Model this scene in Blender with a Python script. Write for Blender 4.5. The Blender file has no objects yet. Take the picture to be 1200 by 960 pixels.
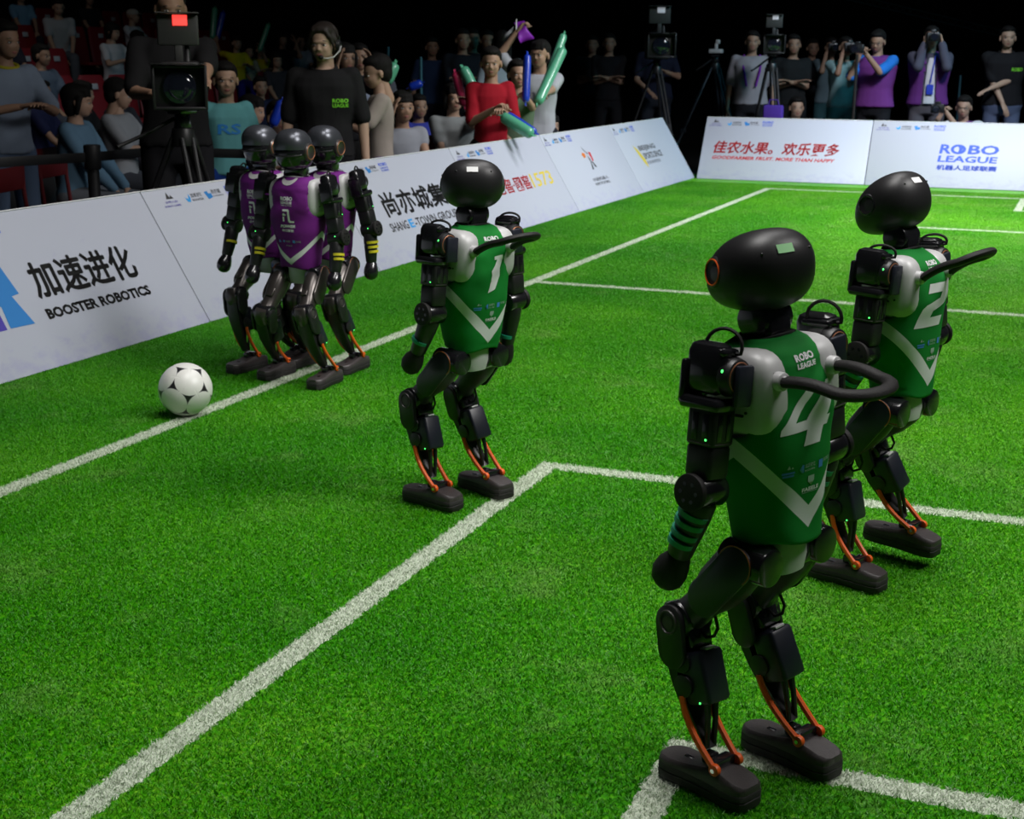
import bpy, bmesh, math, random
import numpy as np
from mathutils import Matrix, Vector, noise

random.seed(7)
C = bpy.context.scene.collection
SC = bpy.context.scene
PI = math.pi
R = math.radians

# ------------------------------------------------------------------ camera
FW = Vector((0.8994647185, 0.3626749908, -0.2437828361))
RT = Vector((0.3752828923, -0.9268927143, 0.0057137513))
UP = Vector((0.2238883000, 0.0966268455, 0.9698130139))
EYE = Vector((0.0, 0.0, 1.5))
FPX = 1668.17
cd = bpy.data.cameras.new('camera')
cam = bpy.data.objects.new('camera', cd)
C.objects.link(cam)
cam.matrix_world = Matrix(((RT.x, UP.x, -FW.x, EYE.x), (RT.y, UP.y, -FW.y, EYE.y),
                           (RT.z, UP.z, -FW.z, EYE.z), (0, 0, 0, 1)))
cd.sensor_width = 36.0
cd.lens = FPX * 36.0 / 1200.0
cd.clip_end = 200
cd.dof.use_dof = True
cd.dof.focus_distance = 3.7
cd.dof.aperture_fstop = 9.0
SC.camera = cam

# ------------------------------------------------------------------ world and light
w = bpy.data.worlds.new('hall_dark')
SC.world = w
w.use_nodes = True
w.node_tree.nodes['Background'].inputs[0].default_value = (0.35, 0.45, 0.6, 1)
w.node_tree.nodes['Background'].inputs[1].default_value = 0.012


def area(name, loc, aim, size, power, col=(1, 1, 1), spread=120):
    l = bpy.data.lights.new(name, 'AREA')
    l.shape = 'RECTANGLE'
    l.size, l.size_y = size
    l.energy = power
    l.color = col
    l.spread = R(spread)
    o = bpy.data.objects.new(name, l)
    C.objects.link(o)
    o.location = loc
    d = Vector(aim) - Vector(loc)
    o.rotation_euler = d.to_track_quat('-Z', 'Y').to_euler()
    return o


area('rig_light', (3.4, 1.0, 6.8), (3.4, 1.2, 0), (3.6, 2.0), 96, (1.0, 0.98, 0.96), 95)
area('rig_light', (8.0, 1.0, 6.8), (7.8, 1.4, 0), (3.6, 2.0), 100, (1.0, 0.98, 0.97), 95)
area('rig_light', (13.5, 0.4, 6.8), (14.0, 0.8, 0), (3.0, 2.0), 240, (0.97, 0.98, 1.0), 95)
area('rig_light', (5.0, -3.6, 6.2), (6.2, 2.0, 0.3), (3.0, 1.6), 95, (1.0, 0.98, 0.96), 80)
area('rig_light', (11.5, -3.8, 6.4), (13.5, 1.6, 0.3), (3.0, 1.6), 200, (0.96, 0.98, 1.0), 70)
area('crowd_fill', (12.0, 12.0, 7.2), (14, 16.0, 0), (6.0, 3.0), 60, (1.0, 0.96, 0.93), 120)  # fill added to lift the dark tiers, not a real fixture
area('crowd_fill', (7.0, 3.4, 6.5), (8.2, 5.0, 1.2), (1.2, 0.8), 6, (1.0, 0.93, 0.86), 45)  # narrow fill added for the woman with the headset
area('effect_light', (19.0, -1.5, 5.0), (18.6, 3.2, 1.0), (0.6, 0.6), 30, (0.05, 0.75, 1.0), 80)
area('effect_light', (15.5, -0.5, 6.0), (19.0, 2.0, 1.4), (1.0, 1.0), 75, (0.85, 0.9, 1.0), 60)

SC.view_settings.view_transform = 'Standard'
SC.view_settings.look = 'None'
SC.view_settings.gamma = 1
SC.view_settings.use_curve_mapping = False
SC.view_settings.exposure = 0.0


# ------------------------------------------------------------------ materials
def mat(name, col, rough=0.5, metal=0.0, emit=None, es=0.0, coat=0.0, spec=0.5, bump=None, var=None, sheen=0.0):
    m = bpy.data.materials.new(name)
    m.use_nodes = True
    nt = m.node_tree
    b = nt.nodes['Principled BSDF']
    b.inputs['Base Color'].default_value = (*col, 1)
    b.inputs['Roughness'].default_value = rough
    b.inputs['Metallic'].default_value = metal
    b.inputs['Specular IOR Level'].default_value = spec
    b.inputs['Coat Weight'].default_value = coat
    b.inputs['Sheen Weight'].default_value = sheen
    if emit:
        b.inputs['Emission Color'].default_value = (*emit, 1)
        b.inputs['Emission Strength'].default_value = es
    if bump or var:
        tc = nt.nodes.new('ShaderNodeTexCoord')
        n = nt.nodes.new('ShaderNodeTexNoise')
        sc, st = bump or var
        n.inputs['Scale'].default_value = sc
        n.inputs['Detail'].default_value = 3
        nt.links.new(tc.outputs['Object'], n.inputs['Vector'])
        if bump:
            bp = nt.nodes.new('ShaderNodeBump')
            bp.inputs['Strength'].default_value = st
            bp.inputs['Distance'].default_value = 0.004
            nt.links.new(n.outputs['Fac'], bp.inputs['Height'])
            nt.links.new(bp.outputs['Normal'], b.inputs['Normal'])
        if var:
            mx = nt.nodes.new('ShaderNodeMix')
            mx.data_type = 'RGBA'
            mx.inputs[6].default_value = (*[c * (1 - var[1]) for c in col], 1)
            mx.inputs[7].default_value = (*[min(1, c * (1 + var[1])) for c in col], 1)
            nt.links.new(n.outputs['Fac'], mx.inputs[0])
            nt.links.new(mx.outputs[2], b.inputs['Base Color'])
    return m


black = mat('black_plastic', (0.012, 0.012, 0.013), 0.42, var=(40, 0.4))
black_gloss = mat('black_gloss', (0.010, 0.010, 0.012), 0.22, coat=0.4)
head_black = mat('head_satin_black', (0.014, 0.0135, 0.015), 0.43, spec=0.4)
rubber = mat('rubber', (0.010, 0.009, 0.009), 0.6, spec=0.3, bump=(300, 0.2))
shoe_grey = mat('foot_shell', (0.045, 0.038, 0.038), 0.45, var=(25, 0.35), bump=(200, .15))
sole_black = mat('foot_sole', (0.018, 0.016, 0.016), 0.7, var=(60, 0.6))
silver = mat('silver_shell', (0.50, 0.50, 0.50), 0.45, 0.1, var=(12, 0.15))
chrome = mat('chrome', (0.8, 0.8, 0.8), 0.2, 1.0)
gunmetal = mat('gunmetal', (0.075, 0.066, 0.062), 0.3, 0.6, var=(14, 0.3))
orange = mat('orange_paint', (0.80, 0.115, 0.010), 0.45)
orange_dim = mat('orange_trim', (0.35, 0.10, 0.02), 0.4)
copper = mat('copper_ring', (0.35, 0.14, 0.07), 0.35, 0.4)
led = mat('green_led', (0.1, 1, 0.3), 0.5, emit=(0.08, 1, 0.16), es=2.2)
tape_green = mat('green_tape', (0.005, 0.27, 0.16), 0.5)
tape_yellow = mat('yellow_tape', (0.62, 0.55, 0.02), 0.5)
navy = mat('dark_navy_cover', (0.010, 0.012, 0.022), 0.4)
white_print = mat('white_print', (0.72, 0.74, 0.74), 0.6)
pale_print = mat('pale_print', (0.30, 0.42, 0.36), 0.6)
blue_print = mat('blue_print', (0.05, 0.22, 0.6), 0.6)
helmet = mat('helmet_grey', (0.085, 0.09, 0.105), 0.3, 0.6)
sticker_g = mat('green_sticker', (0.25, 0.55, 0.25), 0.5)
sticker_w = mat('white_sticker', (0.85, 0.85, 0.85), 0.5)


def bib_mat(name, col, zc, k, wdt):
    m = bpy.data.materials.new(name)
    m.use_nodes = True
    nt = m.node_tree
    L = nt.links
    b = nt.nodes['Principled BSDF']
    b.inputs['Roughness'].default_value = 0.75
    b.inputs['Specular IOR Level'].default_value = 0.2
    tc = nt.nodes.new('ShaderNodeTexCoord')
    sx = nt.nodes.new('ShaderNodeSeparateXYZ')
    L.new(tc.outputs['Object'], sx.inputs[0])

    def mth(op, a, b_=None):
        n = nt.nodes.new('ShaderNodeMath')
        n.operation = op
        for i, v in enumerate((a, b_)):
            if v is None:
                continue
            if isinstance(v, (int, float)):
                n.inputs[i].default_value = v
            else:
                L.new(v, n.inputs[i])
        return n.outputs[0]
    ax = mth('ABSOLUTE', sx.outputs[0])
    ay = mth('ADD', mth('ABSOLUTE', sx.outputs[1]), mth('MULTIPLY', mth('MAXIMUM', mth('SUBTRACT', 0.078, ax), 0.0), 0.6))
    t = mth('SUBTRACT', mth('SUBTRACT', sx.outputs[2], zc), mth('MULTIPLY', ay, k))
    # band tapers slightly towards the sides
    hw = mth('SUBTRACT', wdt, mth('MULTIPLY', ay, 0.018))
    band = mth('LESS_THAN', mth('ABSOLUTE', t), hw)
    hem = mth('LESS_THAN', mth('ABSOLUTE', mth('SUBTRACT', sx.outputs[2], 0.022)), 0.0012)
    mx = nt.nodes.new('ShaderNodeMix')
    mx.data_type = 'RGBA'
    mx.inputs[6].default_value = (*col, 1)
    mx.inputs[7].default_value = (0.66, 0.68, 0.68, 1)
    L.new(band, mx.inputs[0])
    mx2 = nt.nodes.new('ShaderNodeMix')
    mx2.data_type = 'RGBA'
    mx2.inputs[7].default_value = (*[c * .5 for c in col], 1)
    L.new(mx.outputs[2], mx2.inputs[6])
    L.new(hem, mx2.inputs[0])
    L.new(mx2.outputs[2], b.inputs['Base Color'])
    wv = nt.nodes.new('ShaderNodeTexNoise')
    wv.inputs['Scale'].default_value = 420
    bp = nt.nodes.new('ShaderNodeBump')
    bp.inputs['Strength'].default_value = 0.25
    bp.inputs['Distance'].default_value = 0.001
    L.new(tc.outputs['Object'], wv.inputs['Vector'])
    L.new(wv.outputs['Fac'], bp.inputs['Height'])
    L.new(bp.outputs['Normal'], b.inputs['Normal'])
    return m


bib_green = bib_mat('bib_green', (0.005, 0.185, 0.024), 0.082, 0.95, 0.023)
bib_purple = bib_mat('bib_purple', (0.13, 0.012, 0.17), 0.066, 0.75, 0.014)


# ------------------------------------------------------------------ mesh building helpers
def frame(a, b, fwd=(1, 0, 0)):
    """origin a, z towards b, x close to fwd"""
    a, b, fwd = Vector(a), Vector(b), Vector(fwd)
    z = (b - a).normalized()
    x = (fwd - z * fwd.dot(z)).normalized()
    y = z.cross(x)
    return Matrix(((x.x, y.x, z.x, a.x), (x.y, y.y, z.y, a.y), (x.z, y.z, z.z, a.z), (0, 0, 0, 1)))


class G:
    def __init__(self, M=None):
        self.v, self.f, self.m = [], [], []
        self.M = M or Matrix.Identity(4)
        self.mi = 0

    def add(self, vs, fs, M=None):
        n = len(self.v)
        T = self.M @ M if M is not None else self.M
        self.v += [tuple(T @ Vector(p)) for p in vs]
        self.f += [tuple(i + n for i in f) for f in fs]
        self.m += [self.mi] * len(fs)
        return self

    def loft(self, rings, M=None, cap=True, closed=False):
        n = len(rings[0])
        vs = [p for r_ in rings for p in r_]
        fs = []
        k = len(rings)
        for i in range(k - (0 if closed else 1)):
            a, b = i * n, ((i + 1) % k) * n
            for j in range(n):
                fs.append((a + j, a + (j + 1) % n, b + (j + 1) % n, b + j))
        if cap and not closed:
            fs.append(tuple(reversed(range(n))))
            fs.append(tuple(range((k - 1) * n, k * n)))
        return self.add(vs, fs, M)

    def box(self, c, size, r=0.0, M=None, taper=1.0, R_=None):
        hx, hy, hz = [s / 2 for s in size]
        T = Matrix.Translation(c)
        if R_ is not None:
            T = T @ R_
        if M is not None:
            T = M @ T
        if r <= 0:
            vs = [(sx * hx * (taper if sz > 0 else 1), sy * hy * (taper if sz > 0 else 1), sz * hz)
                  for sz in (-1, 1) for sx, sy in ((-1, -1), (1, -1), (1, 1), (-1, 1))]
            return self.add(vs, [(3, 2, 1, 0), (4, 5, 6, 7), (0, 1, 5, 4), (1, 2, 6, 5), (2, 3, 7, 6), (3, 0, 4, 7)], T)
        r = min(r, hx * .98, hy * .98, hz * .98)
        rings = []
        for z, ins in ((-hz, r), (-hz + r * .3, r * .3), (-hz + r, 0), (hz - r, 0), (hz - r * .3, r * .3), (hz, r)):
            ring = []
            tp = 1 + (taper - 1) * (z + hz) / (2 * hz)
            for q, (cx, cy) in enumerate(((1, 1), (-1, 1), (-1, -1), (1, -1))):
                for s in range(4):
                    a = q * PI / 2 + s / 3 * PI / 2
                    rr = max(r - ins, 1e-4)
                    ring.append(((cx * (hx - r) + math.cos(a) * rr) * tp, (cy * (hy - r) + math.sin(a) * rr) * tp, z))
            rings.append(ring)
        return self.loft(rings, T)

    def cyl(self, a, b, r0, r1=None, n=20, bev=0.0, M=None, fwd=(1, 0, 0.01)):
        r1 = r0 if r1 is None else r1
        F = frame(a, b, fwd)
        L = (Vector(b) - Vector(a)).length
        lv = [(0, r0), (L, r1)] if bev <= 0 else [(0, r0 - bev), (bev * .3, r0 - bev * .3), (bev, r0), (L - bev, r1), (L - bev * .3, r1 - bev * .3), (L, r1 - bev)]
        return self.lathe(lv, F if M is None else M @ F, n)

    def lathe(self, prof, M=None, n=20, cap=True):
        rings = [[(math.cos(2 * PI * j / n) * r, math.sin(2 * PI * j / n) * r, z) for j in range(n)] for z, r in prof]
        return self.loft(rings, M, cap)

    def tube(self, pts, r, n=8, closed=False, M=None, flat=1.0):
        pts = [Vector(p) for p in pts]
        k = len(pts)
        rad = r if isinstance(r, (list, tuple)) else [r] * k
        rings = []
        up = None
        for i in range(k):
            a = pts[(i - 1) % k] if (closed or i > 0) else pts[i]
            b = pts[(i + 1) % k] if (closed or i < k - 1) else pts[i]
            t = (b - a).normalized()
            if up is None:
                up = Vector((0, 0, 1)) if abs(t.z) < .9 else Vector((1, 0, 0))
            x = up - t * up.dot(t)
            if x.length < 1e-5:
                x = Vector((1, 0, 0)).cross(t)
            x.normalize()
            up = x
            y = t.cross(x)
            rings.append([tuple(pts[i] + (x * math.cos(2 * PI * j / n) * flat + y * math.sin(2 * PI * j / n)) * rad[i]) for j in range(n)])
        return self.loft(rings, M, not closed, closed)

    def ell(self, c, rad, M=None, n=20, k=12, e=1.0):
        """superellipsoid; e=1 round, below 1 boxier"""
        def pw(v):
            return math.copysign(abs(v) ** e, v)
        rings = []
        for i in range(k + 1):
            t = -PI / 2 + PI * min(max(i, 0.06), k - 0.06) / k
            rings.append([(c[0] + rad[0] * pw(math.cos(t)) * pw(math.cos(2 * PI * j / n)),
                           c[1] + rad[1] * pw(math.cos(t)) * pw(math.sin(2 * PI * j / n)),
                           c[2] + rad[2] * pw(math.sin(t))) for j in range(n)])
        return self.loft(rings, M)

    def sect(self, secs, M=None, n=20, e=1.0):
        """secs: (z, rx, ry, ox, oy) ellipse sections"""
        def pw(v):
            return math.copysign(abs(v) ** e, v)
        rings = [[((s[3] if len(s) > 3 else 0) + s[1] * pw(math.cos(2 * PI * j / n)), (s[4] if len(s) > 4 else 0) + s[2] * pw(math.sin(2 * PI * j / n)), s[0]) for j in range(n)] for s in secs]
        return self.loft(rings, M)

    def stadium(self, a, b, r, th, M=None, nrm='y', side=1, n=10):
        """rounded plate in the xz plane from a to b (x,z) with thickness th starting at y=0 outwards"""
        a, b = Vector(a), Vector(b)
        d = b - a
        ang = math.atan2(d.y, d.x)
        out = []
        for i in range(n + 1):
            t = ang - PI / 2 + PI * i / n
            out.append((b.x + math.cos(t) * r, b.y + math.sin(t) * r))
        for i in range(n + 1):
            t = ang + PI / 2 + PI * i / n
            out.append((a.x + math.cos(t) * r, a.y + math.sin(t) * r))
        cx = (a.x + b.x) / 2
        cz = (a.y + b.y) / 2
        rings = []
        for yy, s in ((0, 1), (th * .7, 1), (th, .93)):
            ring = [(cx + (x - cx) * s, side * yy, cz + (z - cz) * s) for x, z in out]
            rings.append(ring if side < 0 else list(reversed(ring)))
        return self.loft(rings, M)

    def mesh(self, name, ms, angle=38):
        me = bpy.data.meshes.new(name)
        me.from_pydata(self.v, [], self.f)
        for m in (ms if isinstance(ms, (list, tuple)) else [ms]):
            me.materials.append(m)
        if any(self.m):
            me.polygons.foreach_set('material_index', self.m)
        me.shade_smooth()
        me.set_sharp_from_angle(angle=R(angle))
        return me


def link(name, me, parent=None, **props):
    o = bpy.data.objects.new(name, me)
    C.objects.link(o)
    if parent is not None:
        o.parent = parent
    for k, v in props.items():
        o[k] = v
    return o


def put(name, g, ms, parent=None, angle=38, **props):
    return link(name, g.mesh(name, ms, angle), parent, **props)


def empty(name, loc, rz=0, **props):
    o = bpy.data.objects.new(name, None)
    o.empty_display_size = .1
    C.objects.link(o)
    o.location = loc
    o.rotation_euler = (0, 0, rz)
    for k, v in props.items():
        o[k] = v
    return o


TMP = bpy.data.scenes.new('workshop')


def baked(o):
    """evaluate an object by itself and return its finished mesh"""
    TMP.collection.objects.link(o)
    vl = TMP.view_layers[0]
    vl.update()
    dg = vl.depsgraph
    me = bpy.data.meshes.new_from_object(o.evaluated_get(dg))
    TMP.collection.objects.unlink(o)
    return me


def text_geo(s, size=1.0, shear=0.0, bold=0.0, align='LEFT'):
    """text as (verts2d, faces)"""
    cu = bpy.data.curves.new('lettering', 'FONT')
    cu.body = s
    cu.size = size
    cu.shear = shear
    cu.offset = bold
    cu.resolution_u = 2
    cu.align_x = align
    o = bpy.data.objects.new('lettering', cu)
    me = baked(o)
    vs = [(v.co.x, v.co.y) for v in me.vertices]
    fs = [tuple(p.vertices) for p in me.polygons]
    bpy.data.objects.remove(o)
    bpy.data.curves.remove(cu)
    bpy.data.meshes.remove(me)
    return vs, fs


def fit(vf, x0, y0, x1, y1):
    """stretch 2d geometry into a rectangle"""
    vs, fs = vf
    ax, bx = min(v[0] for v in vs), max(v[0] for v in vs)
    ay, by = min(v[1] for v in vs), max(v[1] for v in vs)
    return [(x0 + (v[0] - ax) / (bx - ax) * (x1 - x0), y0 + (v[1] - ay) / (by - ay) * (y1 - y0)) for v in vs], fs


def poly_geo(polys, maxlen=0.012):
    """2d polygons triangulated and refined"""
    bm = bmesh.new()
    for pl in polys:
        bm.faces.new([bm.verts.new((x, y, 0)) for x, y in pl])
    xs = [v.co.x for v in bm.verts]
    ys = [v.co.y for v in bm.verts]
    for ax, (lo, hi) in enumerate(((min(xs), max(xs)), (min(ys), max(ys)))):
        k = int((hi - lo) / maxlen)
        for i in range(1, k + 1):
            co = [0, 0, 0]
            no = [0, 0, 0]
            co[ax] = lo + (hi - lo) * i / (k + 1)
            no[ax] = 1
            bmesh.ops.bisect_plane(bm, geom=bm.verts[:] + bm.edges[:] + bm.faces[:], plane_co=co, plane_no=no)
    bmesh.ops.triangulate(bm, faces=bm.faces[:])
    vs = [(v.co.x, v.co.y) for v in bm.verts]
    bm.verts.index_update()
    fs = [tuple(v.index for v in f.verts) for f in bm.faces]
    bm.free()
    return vs, fs


# ------------------------------------------------------------------ the field
LW = 0.0375          # half the width of a painted line
FAR = 16.24          # far goal line
# (x0, x1, y0, y1) strips of paint
STRIPS = [(1.0, FAR + LW, 3.42 - LW, 3.42 + LW),           # touchline
          (1.4, 4.785 + LW, 1.78 - LW, 1.78 + LW), (4.785 - LW, 4.785 + LW, -4.0, 1.78 + LW),    # near penalty box
          (1.4, 2.82 + LW, 0.72 - LW, 0.72 + LW), (2.82 - LW, 2.82 + LW, -3.0, 0.72 + LW),       # near goal box
          (8.84 - LW, 8.84 + LW, -8.0, 3.42), (FAR - LW, FAR + LW, -8.0, 3.42),                  # halfway and goal line
          (13.1 - LW, FAR, 1.78 - LW, 1.78 + LW), (13.1 - LW, 13.1 + LW, -4.0, 1.78 + LW),
          (14.95 - LW, FAR, 0.66 - LW, 0.66 + LW), (14.95 - LW, 14.95 + LW, -3.0, 0.66 + LW),
          (1.4 - LW, 1.4 + LW, -8.0, 3.42)]


def turf_mat(name, blade):
    m = bpy.data.materials.new(name)
    m.use_nodes = True
    nt = m.node_tree
    L = nt.links
    b = nt.nodes['Principled BSDF']
    b.inputs['Roughness'].default_value = 0.42
    b.inputs['Specular IOR Level'].default_value = 0.28 if blade else .1
    geo = nt.nodes.new('ShaderNodeNewGeometry')
    pos = nt.nodes.new('ShaderNodeVectorMath')
    pos.operation = 'SCALE'
    pos.inputs['Scale'].default_value = 1.25          # undoes the final whole-scene shrink
    L.new(geo.outputs['Position'], pos.inputs[0])
    wob = nt.nodes.new('ShaderNodeTexNoise')
    wob.inputs['Scale'].default_value = 45
    wob.inputs['Detail'].default_value = 1
    L.new(pos.outputs[0], wob.inputs['Vector'])

    def mth(op, a, b_=None, c=None):
        n = nt.nodes.new('ShaderNodeMath')
        n.operation = op
        for i, v in enumerate((a, b_, c)):
            if v is None:
                continue
            if isinstance(v, (int, float)):
                n.inputs[i].default_value = v
            else:
                L.new(v, n.inputs[i])
        return n.outputs[0]
    sx = nt.nodes.new('ShaderNodeSeparateXYZ')
    L.new(pos.outputs[0], sx.inputs[0])
    jit = mth('MULTIPLY', mth('SUBTRACT', wob.outputs['Fac'], 0.5), 0.03)
    X = mth('ADD', sx.outputs[0], jit)
    Y = mth('ADD', sx.outputs[1], jit)
    tot = None
    for x0, x1, y0, y1 in STRIPS:
        a = mth('COMPARE', X, (x0 + x1) / 2, (x1 - x0) / 2)
        c = mth('COMPARE', Y, (y0 + y1) / 2, (y1 - y0) / 2)
        s = mth('MULTIPLY', a, c)
        tot = s if tot is None else mth('MAXIMUM', tot, s)
    wear = nt.nodes.new('ShaderNodeTexNoise')
    wear.inputs['Scale'].default_value = 260
    L.new(pos.outputs[0], wear.inputs['Vector'])
    paint = mth('MULTIPLY', tot, mth('MULTIPLY_ADD', mth('GREATER_THAN', wear.outputs['Fac'], 0.40), 0.6, 0.4))
    # green, with broad patches where the pile lies differently and is paler
    pn = nt.nodes.new('ShaderNodeTexNoise')
    pn.inputs['Scale'].default_value = 0.9
    pn.inputs['Detail'].default_value = 4
    L.new(pos.outputs[0], pn.inputs['Vector'])
    fn = nt.nodes.new('ShaderNodeTexNoise')
    fn.inputs['Scale'].default_value = 150 if blade else 60
    fn.inputs['Detail'].default_value = 2
    L.new(pos.outputs[0], fn.inputs['Vector'])
    cr = nt.nodes.new('ShaderNodeValToRGB')
    cr.color_ramp.elements[0].position = 0.37
    cr.color_ramp.elements[0].color = (0.021, 0.205, 0.0012, 1)
    cr.color_ramp.elements[1].position = 0.66
    cr.color_ramp.elements[1].color = (0.17, 0.47, 0.018, 1)
    e = cr.color_ramp.elements.new(0.5)
    e.color = (0.052, 0.30, 0.0025, 1)
    mixf = mth('ADD', mth('MULTIPLY', pn.outputs['Fac'], 0.36), mth('MULTIPLY', fn.outputs['Fac'], 0.64))
    # brighter light on the far right half, painted in as paler, yellower green
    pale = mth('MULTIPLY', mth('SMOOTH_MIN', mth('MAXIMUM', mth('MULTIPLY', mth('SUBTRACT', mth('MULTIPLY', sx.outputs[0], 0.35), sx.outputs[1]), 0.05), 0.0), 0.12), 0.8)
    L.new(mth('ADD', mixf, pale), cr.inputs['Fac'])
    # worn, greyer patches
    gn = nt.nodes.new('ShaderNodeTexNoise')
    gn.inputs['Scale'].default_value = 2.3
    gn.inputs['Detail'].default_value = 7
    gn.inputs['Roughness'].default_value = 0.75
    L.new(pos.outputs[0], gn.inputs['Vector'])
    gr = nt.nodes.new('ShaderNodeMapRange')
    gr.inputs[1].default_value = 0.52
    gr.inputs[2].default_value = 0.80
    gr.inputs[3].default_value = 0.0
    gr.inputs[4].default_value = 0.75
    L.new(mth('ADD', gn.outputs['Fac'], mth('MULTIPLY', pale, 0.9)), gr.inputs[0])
    mg_ = nt.nodes.new('ShaderNodeMix')
    mg_.data_type = 'RGBA'
    mg_.inputs[7].default_value = (0.20, 0.34, 0.085, 1)
    L.new(cr.outputs['Color'], mg_.inputs[6])
    L.new(gr.outputs[0], mg_.inputs[0])
    mx = nt.nodes.new('ShaderNodeMix')
    mx.data_type = 'RGBA'
    mx.inputs[7].default_value = (0.62, 0.68, 0.56, 1)
    L.new(mg_.outputs[2], mx.inputs[6])
    L.new(paint, mx.inputs[0])
    L.new(mx.outputs[2], b.inputs['Base Color'])
    if not blade:
        bp = nt.nodes.new('ShaderNodeBump')
        bp.inputs['Strength'].default_value = 0.6
        bp.inputs['Distance'].default_value = 0.01
        L.new(fn.outputs['Fac'], bp.inputs['Height'])
        L.new(bp.outputs['Normal'], b.inputs['Normal'])
    return m


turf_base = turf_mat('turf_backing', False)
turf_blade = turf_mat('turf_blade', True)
hall_floor = mat('hall_floor', (0.022, 0.022, 0.024), 0.6, var=(2, .3))
curtain_mat = mat('black_drape', (0.006, 0.007, 0.009), 0.9)

g = G()
g.add([(-2, -6, 0), (17.85, -6, 0), (17.85, 5.12, 0), (-2, 5.12, 0), (-2, -6, -.04), (17.85, -6, -.04), (17.85, 5.12, -.04), (-2, 5.12, -.04)],
      [(0, 1, 2, 3), (7, 6, 5, 4), (0, 4, 5, 1), (1, 5, 6, 2), (2, 6, 7, 3), (3, 7, 4, 0)])
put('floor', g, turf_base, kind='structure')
g = G()
g.box((15, 8, -.48), (44, 44, .08))
put('floor', g, hall_floor, kind='structure')
g = G()
g.box((7.925, -.44, -.24), (19.83, 11.1, .39), .01)
put('trim_stage', g, curtain_mat, kind='structure')

# a patch of pile repeated over the visible part of the field
PS = 0.6
rng = np.random.default_rng(3)
NB = 15000
bx = rng.random(NB) * PS - PS / 2
by = rng.random(NB) * PS - PS / 2
hh = .005 + rng.random(NB) * .0075
az = rng.random(NB) * 2 * PI
ln = .005 + rng.random(NB) * .011
wd = .0007 + rng.random(NB) * .0006
fa = rng.random(NB) * PI
vs = np.zeros((NB, 5, 3))
cx, sx_ = np.cos(fa) * wd, np.sin(fa) * wd
dx, dy = np.cos(az) * ln, np.sin(az) * ln
vs[:, 0] = np.stack([bx - cx, by - sx_, 0 * bx], 1)
vs[:, 1] = np.stack([bx + cx, by + sx_, 0 * bx], 1)
vs[:, 2] = np.stack([bx + cx + dx * .35, by + sx_ + dy * .35, hh * .6], 1)
vs[:, 3] = np.stack([bx - cx + dx * .35, by - sx_ + dy * .35, hh * .6], 1)
vs[:, 4] = np.stack([bx + dx, by + dy, hh], 1)
idx = np.arange(NB)[:, None] * 5
quads = (idx + np.array([0, 1, 2, 3])).tolist()
tris = (idx + np.array([3, 2, 4])).tolist()
me = bpy.data.meshes.new('turf_pile')
me.from_pydata(vs.reshape(-1, 3).tolist(), [], quads + tris)
me.materials.append(turf_blade)
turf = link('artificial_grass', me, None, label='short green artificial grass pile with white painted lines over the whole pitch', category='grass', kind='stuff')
# points where the patch is repeated
pts = []
x = 1.5
while x < 17.3:
    ymax = min(4.5, 0.98 * x + 0.5)
    y = 4.28
    while y > -4.6:
        if y < ymax + .4 and not (x > 16.9):
            pts.append((x, y, 0.0))
        y -= PS
    x += PS
pm = bpy.data.meshes.new('turf_points')
pm.from_pydata(pts, [], [])
ng = bpy.data.node_groups.new('turf_tiles', 'GeometryNodeTree')
ng.interface.new_socket('Geometry', in_out='INPUT', socket_type='NodeSocketGeometry')
ng.interface.new_socket('Geometry', in_out='OUTPUT', socket_type='NodeSocketGeometry')
gi = ng.nodes.new('NodeGroupInput')
go = ng.nodes.new('NodeGroupOutput')
grid_x = sorted({p[0] for p in pts})
ip = ng.nodes.new('GeometryNodeInstanceOnPoints')
mg = ng.nodes.new('GeometryNodeMeshGrid')
x0, x1 = grid_x[0], grid_x[-1]
ys = sorted({round(p[1], 4) for p in pts})
y0, y1 = ys[0], ys[-1]
nx_, ny_ = len(grid_x), len(ys)
mg.inputs['Size X'].default_value = x1 - x0
mg.inputs['Size Y'].default_value = y1 - y0
mg.inputs['Vertices X'].default_value = nx_
mg.inputs['Vertices Y'].default_value = ny_
tr = ng.nodes.new('GeometryNodeTransform')
tr.inputs['Translation'].default_value = ((x0 + x1) / 2, (y0 + y1) / 2, 0)
rv = ng.nodes.new('FunctionNodeRandomValue')
rv.data_type = 'INT'
rv.inputs[4].default_value = 0
rv.inputs[5].default_value = 3
mu = ng.nodes.new('ShaderNodeMath')
mu.operation = 'MULTIPLY'
mu.inputs[1].default_value = PI / 2
cxyz = ng.nodes.new('ShaderNodeCombineXYZ')
ng.links.new(mg.outputs['Mesh'], tr.inputs['Geometry'])
ng.links.new(tr.outputs['Geometry'], ip.inputs['Points'])
ng.links.new(gi.outputs[0], ip.inputs['Instance'])
ng.links.new(rv.outputs[2], mu.inputs[0])
ng.links.new(mu.outputs[0], cxyz.inputs[2])
ng.links.new(cxyz.outputs[0], ip.inputs['Rotation'])
ng.links.new(ip.outputs[0], go.inputs[0])
md = turf.modifiers.new('tiles', 'NODES')
md.node_group = ng
bpy.data.meshes.remove(pm)

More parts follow.
